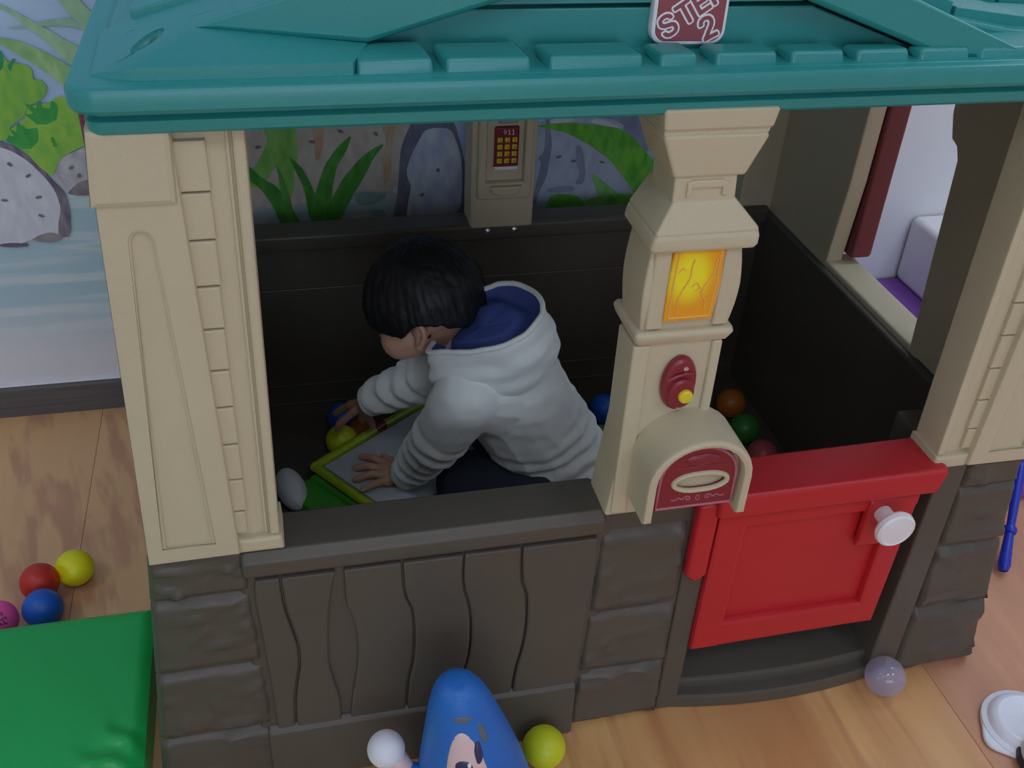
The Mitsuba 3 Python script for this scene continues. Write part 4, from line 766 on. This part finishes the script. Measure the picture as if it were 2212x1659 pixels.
n_ = meshkit.fbm(hood_out.vertices * A([11, 11, 26]), 3, 21) - 0.5
tt = np.repeat(np.linspace(0, 1, 14), NR)
cen = np.repeat(np.linspace(0, 1, 14), NR)[:, None] * 0
dirs = hood_out.vertices - (base_c + (rc - base_c) * (1 - tt)[:, None]); dirs /= np.linalg.norm(dirs, axis=1)[:, None]
hood_out.vertices += dirs * ((0.016 * n_ + 0.003 * np.sin(tt * 17 + 5 * n_)) * np.clip(tt * 5, 0, 1))[:, None]
inner_r = []
for t in np.linspace(0, 1, 12):
    sink = -0.020 * math.sin(math.pi * min(1, t * 2.2)) + 0.004 * (t > .45) * math.sin(math.pi * (t - .45) / 1.1)
    inner_r.append(rc + A([-0.006, -0.008, 0]) * t + (rim_c - rc) * (0.985 - 0.985 * t * 0.92) + nrm * (sink - 0.006 * t))
put('hood', cat_(hood_out, tube(rim_c, 0.0042, 8, closed=True)), 'm_hoodie', hoodie, smooth=True, label='grey hood hanging open')
lin = rings_mesh(inner_r)
lin.vertices += nrm * (0.008 * (meshkit.fbm(lin.vertices * 22, 3, 31) - 0.5))[:, None]
put('hood_lining', lin, 'm_lining', hoodie, smooth=True, label='blue lining inside the hood')
# trousers and socks
tr = chain([((pel, .088), (hipL, .072)), ((pel, .088), (hipR, .072)), ((hipL, .078), (knL, .056)), ((hipR, .070), (knR, .050)), ((knL, .050), (ftL, .036)), ((knR, .048), (ftR, .036))], 0.007, 8)
noise_push(tr, .006, 22, 6)
put('trousers', tr, 'm_trousers', P, smooth=True, label='dark navy trousers')
for f_ in (ftL, ftR): put('sock', chain([((f_ + [.012, 0, 0], .030), (f_ + [.055, .01, -.008], .023))], .006, 6), 'm_sock', P, smooth=True)

# ---------------------------------------------------------------- things inside the playhouse
bd = thing('drawing_board', 'child\'s drawing board with a white screen and lime frame under the toddler\'s hand', 'drawing board')
o_, a_, b_ = A([0.026, 0.568, 0.0]), A([0.806, 0.588, 0.0]), A([0.505, -0.860, 0.0])
a_ /= np.linalg.norm(a_); b_ -= a_ * (a_ @ b_); b_ /= np.linalg.norm(b_)
def bdp(s, t, z): return o_ + a_ * s + b_ * t + A([0, 0, z])
LA, LB = 0.34, 0.225
def bprism(st, z0, z1, bev=0.002): return prism([bdp(s, t, 0)[:2] for s, t in st], z0, z1, 'z', bev)
put('tray', cat_(bprism([(-0.012, -0.002), (LA, -0.002), (LA, LB), (-0.012, LB)], 0.028, 0.072, 0.008), bprism([(-0.060, -0.030), (-0.02, -0.012), (0.0, -0.004), (0.0, 0.165), (-0.045, 0.125), (-0.066, 0.07)], 0.034, 0.062, 0.008)), 'm_board_green', bd, label='green tray')
put('screen', bprism([(0.012, 0.012), (LA - 0.012, 0.012), (LA - 0.012, LB - 0.012), (0.012, LB - 0.012)], 0.07, 0.088, 0.001), 'm_board_screen', bd, label='white screen')
fr_ = cat_(*[tube([bdp(*q, 0.086) for q in seg_], r_, 12) for seg_, r_ in (([(0.0, 0.0), (LA / 2, -0.003), (LA, 0.0)], 0.0095), ([(0.0, 0.0), (-0.002, LB / 2), (0.0, LB)], 0.0085), ([(LA, 0.0), (LA, LB)], 0.009), ([(0.0, LB), (LA, LB)], 0.009))],
           *[move(ico(0.0095, 2), bdp(s, t, 0.086)) for s in (0, LA) for t in (0, LB)])
put('frame', fr_, 'm_board_frame', bd, smooth=True, label='lime frame')
put('sticker', tube([bdp(0.150, -0.003, 0.0866), bdp(0.176, -0.003, 0.0866)], 0.0097, 12), 'm_burgundy', bd, label='small dark red print on the frame')
cap_ = ell((0, 0, 0), (0.026, 0.052, 0.030), 3); cap_.apply_transform(trimesh.transformations.rotation_matrix(math.radians(14), [0, 0, 1])); cap_.apply_translation((-0.020, 0.548, 0.056))
put('end_cap', cap_, 'm_foam_white', bd, smooth=True, label='white rounded end')

def toy_ball(x, y, z, mat, label, r=0.031, dent=None, seed=0):
    m = ico(r, 4)
    d_ = m.vertices / r
    if dent is not None:
        w = np.clip((d_ @ A(dent) - 0.86) / 0.14, 0, 1); m.vertices *= (1 - 0.16 * w)[:, None]
    m.vertices *= (1 + 0.012 * np.exp(-(d_ @ A([0.3, 0.2, 0.93]) / 0.035) ** 2))[:, None]
    m.vertices *= (1 + 0.01 * (meshkit.noise(d_ * 2.2 + 5, seed) - 0.5))[:, None]
    m.apply_translation((x, y, z))
    return put('ball', m, mat, smooth=True, label=label, cat='ball', group='plastic pit balls')
toy_ball(-0.385, 0.436, 0.031, 'm_ball_yellow', 'yellow dented plastic ball on the wood floor left of the playhouse', dent=(-.6, -.75, .3), seed=1)
toy_ball(-0.437, 0.413, 0.031, 'm_ball_red', 'red plastic ball on the wood floor between yellow and blue balls', seed=2)
toy_ball(-0.424, 0.352, 0.031, 'm_ball_blue', 'blue plastic ball behind the green mat, below the red ball', seed=3)
pk_ = toy_ball(-0.489, 0.338, 0.031, 'm_ball_pink', 'pink plastic ball with dark print at the left edge behind the mat', seed=4)
def on_ball(c, r, strokes, axis, w, name, mat, parent):
    """Printed strokes on a ball: thin tubes bent over its surface around the direction axis."""
    ax = A(axis, float); ax /= np.linalg.norm(ax)
    rt = np.cross(ax, [0, 0, 1.0]); rt = -rt / np.linalg.norm(rt); u_ = np.cross(ax, rt)
    u_ = u_ if u_[2] > 0 else -u_
    ms = []
    for s in strokes:
        q = [A(c) + r * (lambda w_: w_ / np.linalg.norm(w_))(ax + rt * a + u_ * b) for a, b in s]
        ms.append(tube(q, w, 5))
    put(name, cat_(*ms), mat, parent, smooth=True)
pc = A([-0.489, 0.338, 0.031])
on_ball(pc, 0.0311, [[(.05, .30), (.12, .12), (.2, .30), (.28, .1)], [(.25, .35), (.36, .2)], [(.0, .1), (.12, -.05), (.3, .0)], [(.05, -.15), (.1, -.35)], [(.2, -.1), (.3, -.3), (.12, -.28), (.42, -.36)], [(.35, .05), (.42, -.12)]], CAM - pc, 0.0009, 'print', 'm_doll_dark', pk_)
lime = (0.306, -0.052)
toy_ball(lime[0], lime[1], 0.031, 'm_ball_lime', 'lime yellow plastic ball on the floor right of the blue doll', seed=5)
toy_ball(0.868, -0.030, 0.031, 'm_clear_ball', 'translucent violet ball on the floor before the door step', seed=6)
zf = 0.059
toy_ball(0.092, 0.745, zf, 'm_ball_blue', 'dark blue ball inside the playhouse by the toddler\'s reaching hand', seed=7)
toy_ball(0.083, 0.672, zf, 'm_ball_lime', 'yellow-green ball inside the playhouse half behind the drawing board', seed=8)
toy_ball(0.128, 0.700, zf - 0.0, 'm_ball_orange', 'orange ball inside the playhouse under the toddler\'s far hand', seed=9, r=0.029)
toy_ball(0.622, 0.690, zf, 'm_ball_blue', 'blue ball inside the playhouse just right of the toddler\'s back', seed=10)
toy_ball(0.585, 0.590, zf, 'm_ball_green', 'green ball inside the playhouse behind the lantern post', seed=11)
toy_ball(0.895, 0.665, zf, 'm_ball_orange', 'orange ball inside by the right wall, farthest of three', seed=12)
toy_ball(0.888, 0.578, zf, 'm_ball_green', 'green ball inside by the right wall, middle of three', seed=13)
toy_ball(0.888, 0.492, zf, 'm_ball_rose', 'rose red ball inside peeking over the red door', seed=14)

# ---------------------------------------------------------------- things outside
mt = put('floor_mat', rb(-1.35, -0.245, -0.75, 0.285, 0.0, 0.072, 0.010), 'm_mat')
def mat_mesh():
    nx, ny = 170, 150
    u, v = np.meshgrid(np.linspace(0, 1, nx), np.linspace(0, 1, ny))
    X0, X1, Y0, Y1, Z = -1.35, -0.243, -0.75, 0.287, 0.072
    x, y = X0 + (X1 - X0) * u, Y0 + (Y1 - Y0) * v
    e = np.minimum(np.minimum(x - X0, X1 - x), np.minimum(y - Y0, Y1 - y))
    z = Z - 0.010 * (1 - np.clip(e / 0.018, 0, 1)) ** 2
    p = np.stack([x * 7, y * 7, x * 0], -1)
    z = z + 0.004 * (meshkit.fbm(p, 2, 1) - 0.5)
    for (ax_, ay_, bx_, by_, w_, h_) in ((-0.335, 0.030, -0.258, -0.010, .010, .006), (-0.300, 0.075, -0.255, 0.020, .009, .005), (-0.345, -0.015, -0.262, -0.050, .012, .006), (-0.31, 0.01, -0.27, -0.07, .008, .004)):
        d0 = np.array([bx_ - ax_, by_ - ay_]); L0 = np.hypot(*d0); d0 = d0 / L0
        s_ = ((x - ax_) * d0[0] + (y - ay_) * d0[1]) / L0
        n0 = -(x - ax_) * d0[1] + (y - ay_) * d0[0] + 0.006 * np.sin(s_ * 7)
        z = z + h_ * np.exp(-(n0 / w_) ** 2) * np.exp(-((s_ - 0.6) / 0.55) ** 4) - 0.7 * h_ * np.exp(-((n0 - 1.7 * w_) / w_) ** 2) * np.exp(-((s_ - 0.6) / 0.5) ** 4)
    top = np.stack([x, y, z], -1).reshape(-1, 3)
    f = []
    for a in range(ny - 1):
        for b in range(nx - 1):
            i = a * nx + b; f += [[i, i + 1, i + nx + 1], [i, i + nx + 1, i + nx]]
    ring = [b for b in range(nx)] + [a * nx + nx - 1 for a in range(1, ny)] + [(ny - 1) * nx + b for b in range(nx - 2, -1, -1)] + [a * nx for a in range(ny - 2, 0, -1)]
    lo = top[ring].copy(); lo[:, 2] = 0.0
    mid = top[ring].copy(); mid[:, 2] = 0.05; c = A([(X0 + X1) / 2, (Y0 + Y1) / 2, 0])
    o = len(top); n = len(ring)
    vv = np.vstack([top, lo])
    for k in range(n):
        j = (k + 1) % n
        f += [[ring[k], o + k, o + j], [ring[k], o + j, ring[j]]]
    return trimesh.Trimesh(vv, np.array(f), process=False)
scene[mt] = mikit.ply(mat_mesh(), 'm_mat', smooth=40)
tag(mt, 'thick bright green vinyl play mat on the floor left of the playhouse', 'mat')

dl = thing('doll', 'blue hooded toy doll with pink face leaning at the front of the playhouse', 'doll')
dx, dy = 0.188, -0.122
prof = [(0, 0.0), (0.058, 0.001), (0.076, 0.010), (0.081, 0.035), (0.079, 0.075), (0.0735, 0.108), (0.067, 0.14), (0.0605, 0.168), (0.054, 0.195), (0.048, 0.218), (0.0415, 0.242), (0.0375, 0.257), (0.033, 0.271), (0.026, 0.284), (0.015, 0.292), (0, 0.2945)]
from scipy.interpolate import PchipInterpolator, CubicSpline
ss = np.linspace(0, len(prof) - 1, 60)
pf = np.column_stack([np.interp(ss, range(len(prof)), [q[0] for q in prof]), np.interp(ss, range(len(prof)), [q[1] for q in prof])])
dm = lathe(pf, 56)
def dshape(m):
    v = m.vertices; z = v[:, 2]
    v[:, 0] += -0.026 * np.clip((z - 0.08) / 0.21, 0, 1) ** 1.2        # the pointed hood leans to the left
    v[:, 1] += 0.004 * np.clip((z - 0.09) / 0.15, 0, 1)
    m.vertices = v + A([dx, dy, 0]); return m
put('hood', dshape(dm), 'm_doll_blue', dl, smooth=True, label='blue pointed hood and body')
zr = 0.243
th = np.linspace(0, 2 * np.pi, 40)[:-1]
pth = np.column_stack([0 * th, 0 * th, zr + 0.009 * np.cos(th - 1.2)])
rad_ = np.interp(pth[:, 2], pf[:, 1][20:], pf[:, 0][20:])
pth[:, 0], pth[:, 1] = rad_ * np.cos(th), rad_ * np.sin(th)
put('hood_seam', dshape(tube(pth, 0.0009, 6, closed=True)), 'm_doll_blue', dl, smooth=True)
def on_doll(cx_ang, cz, wa, hz, proud, nt=13, na=28, shape=None):
    """A patch on the doll's body: angle around z and height, an ellipse or a given outline, slightly proud of the surface."""
    rings = []
    for t in np.linspace(0, 1, nt):
        q = []
        for a in np.linspace(0, 2 * np.pi, na + 1)[:-1]:
            A_, Z_ = (math.cos(a), math.sin(a)) if shape is None else shape(a)
            ang, z = cx_ang + wa * A_ * (1 - t), cz + hz * Z_ * (1 - t)
            r = np.interp(z, pf[:, 1][6:], pf[:, 0][6:]) + proud * (1 - (1 - t) ** 4) + (-0.002 if t == 0 else 0)
            q.append([r * math.cos(ang), r * math.sin(ang), z])
        rings.append(A(q))
    m = rings_mesh(rings); m.fix_normals(); return dshape(m)
FA = math.radians(-101)
put('face', on_doll(FA, 0.176, 0.50, 0.072, 0.003), 'm_doll_face', dl, smooth=True, label='pale pink face')
e1 = put('eye', on_doll(FA - 0.04, 0.196, 0.25, 0.013, 0.0045), 'm_doll_dark', dl, smooth=True)
put('eye_glint', on_doll(FA + 0.08, 0.200, 0.06, 0.004, 0.0058), 'm_white', e1, smooth=True)
put('eyebrow', on_doll(FA + 0.345, 0.213, 0.115, 0.017, 0.0045, shape=lambda a: (math.cos(a) + 0.5 * math.sin(a) ** 2 * math.copysign(1, math.sin(a)), math.sin(a))), 'm_doll_dark', dl, smooth=True)
put('hair_tuft', on_doll(FA + 0.10, 0.262, 0.34, 0.005, 0.0010), 'm_doll_tuft', dl, smooth=True)
put('hair_tuft', on_doll(FA + 0.62, 0.236, 0.12, 0.016, 0.0010), 'm_doll_tuft', dl, smooth=True)
arm0, arm1, hnd = A([0.120, -0.128, 0.105]), A([0.106, -0.118, 0.118]), A([0.075, -0.098, 0.152])
put('arm', chain([((A([0.150, -0.130, 0.080]), .021), (arm0, .020)), ((arm0, .020), (arm1, .016))], .006, 6), 'm_doll_blue', dl, smooth=True)
put('cuff', chain([((arm1, .009), (arm1 + A([-.018, .012, .018]), .015))], .006, 4), 'm_doll_face', dl, smooth=True, label='pale pink cuff')
put('hand', ell(hnd, (.0245, .0245, .0245), 3), 'm_doll_white', dl, smooth=True, label='round white hand')

rd = thing('toy_bat', 'blue plastic toy bat leaning on the purple foam step right of the playhouse', 'toy bat')
r0, r1 = A([1.220, 0.160, 0.012]), A([1.333, 0.322, 0.118])
put('handle', tube([lerp(r0, r1, t) for t in np.linspace(0.0, 1, 20)], np.interp(np.linspace(0, 1, 20), [0, .04, .3, .4, 1], [.008, .0115, .0085, .0075, .010]), 12), 'm_rod_blue', rd, smooth=True)
put('grip_ring', move(lathe([(0, -.008), (.011, -.006), (.0125, 0), (.011, .006), (0, .008)], 20), lerp(r0, r1, 0.36), (r1 - r0) / np.linalg.norm(r1 - r0)), 'm_rod_blue', rd)

st = thing('foam_step', 'purple soft foam step against the wall right of the playhouse', 'foam step')
put('step_top', rb(1.16, 2.10, 0.335, 0.944, 0.003, 0.172, 0.012), 'm_purple', st)
put('foam_block', rb(1.405, 1.85, 0.60, 0.942, 0.172, 0.332, 0.014), 'm_foam_white', smooth=30, label='white soft foam block lying on the purple step', cat='foam block')

ld = thing('toy_dish', 'white plastic toy dish with a lip on the floor at the right edge', 'toy dish')
lx, ly = 1.052, -0.142
put('dish', move(lathe([(0, 0.0), (0.052, 0.0), (0.062, 0.002), (0.066, 0.006), (0.0655, 0.010), (0.058, 0.0125), (0.055, 0.018), (0.050, 0.0225), (0.044, 0.0235), (0.041, 0.021), (0.0, 0.020)], 56), (lx, ly, 0)), 'm_lid', ld, smooth=40)
put('lip', prism([(lx - 0.062 * math.cos(a) - 0.014 * math.cos(b), ly + 0.0) for a, b in ()] + [(lx + 0.066 * math.cos(math.radians(t)) * (1.0 + 0.20 * math.exp(-((t - 192) / 18) ** 2)), ly + 0.066 * math.sin(math.radians(t)) * (1.0 + 0.20 * math.exp(-((t - 192) / 18) ** 2))) for t in range(0, 360, 6)], 0.001, 0.008, 'z', 0.003), 'm_lid', ld, smooth=40)
cp = thing('toy_cup', 'grey toy cup with a dark rim in the lower right corner', 'toy cup')
put('cup', move(lathe([(0, 0.0), (0.030, 0.0), (0.036, 0.006), (0.038, 0.03), (0.036, 0.036), (0.030, 0.0385), (0, 0.038)], 40), (1.040, -0.205, 0.0)), 'm_foam_white', cp, smooth=40)
put('rim', move(lathe([(0.0375, 0.004), (0.041, 0.006), (0.042, 0.014), (0.040, 0.018), (0.0375, 0.018)], 40), (1.040, -0.205, 0.0)), 'm_dark', cp, smooth=40, label='dark rim')
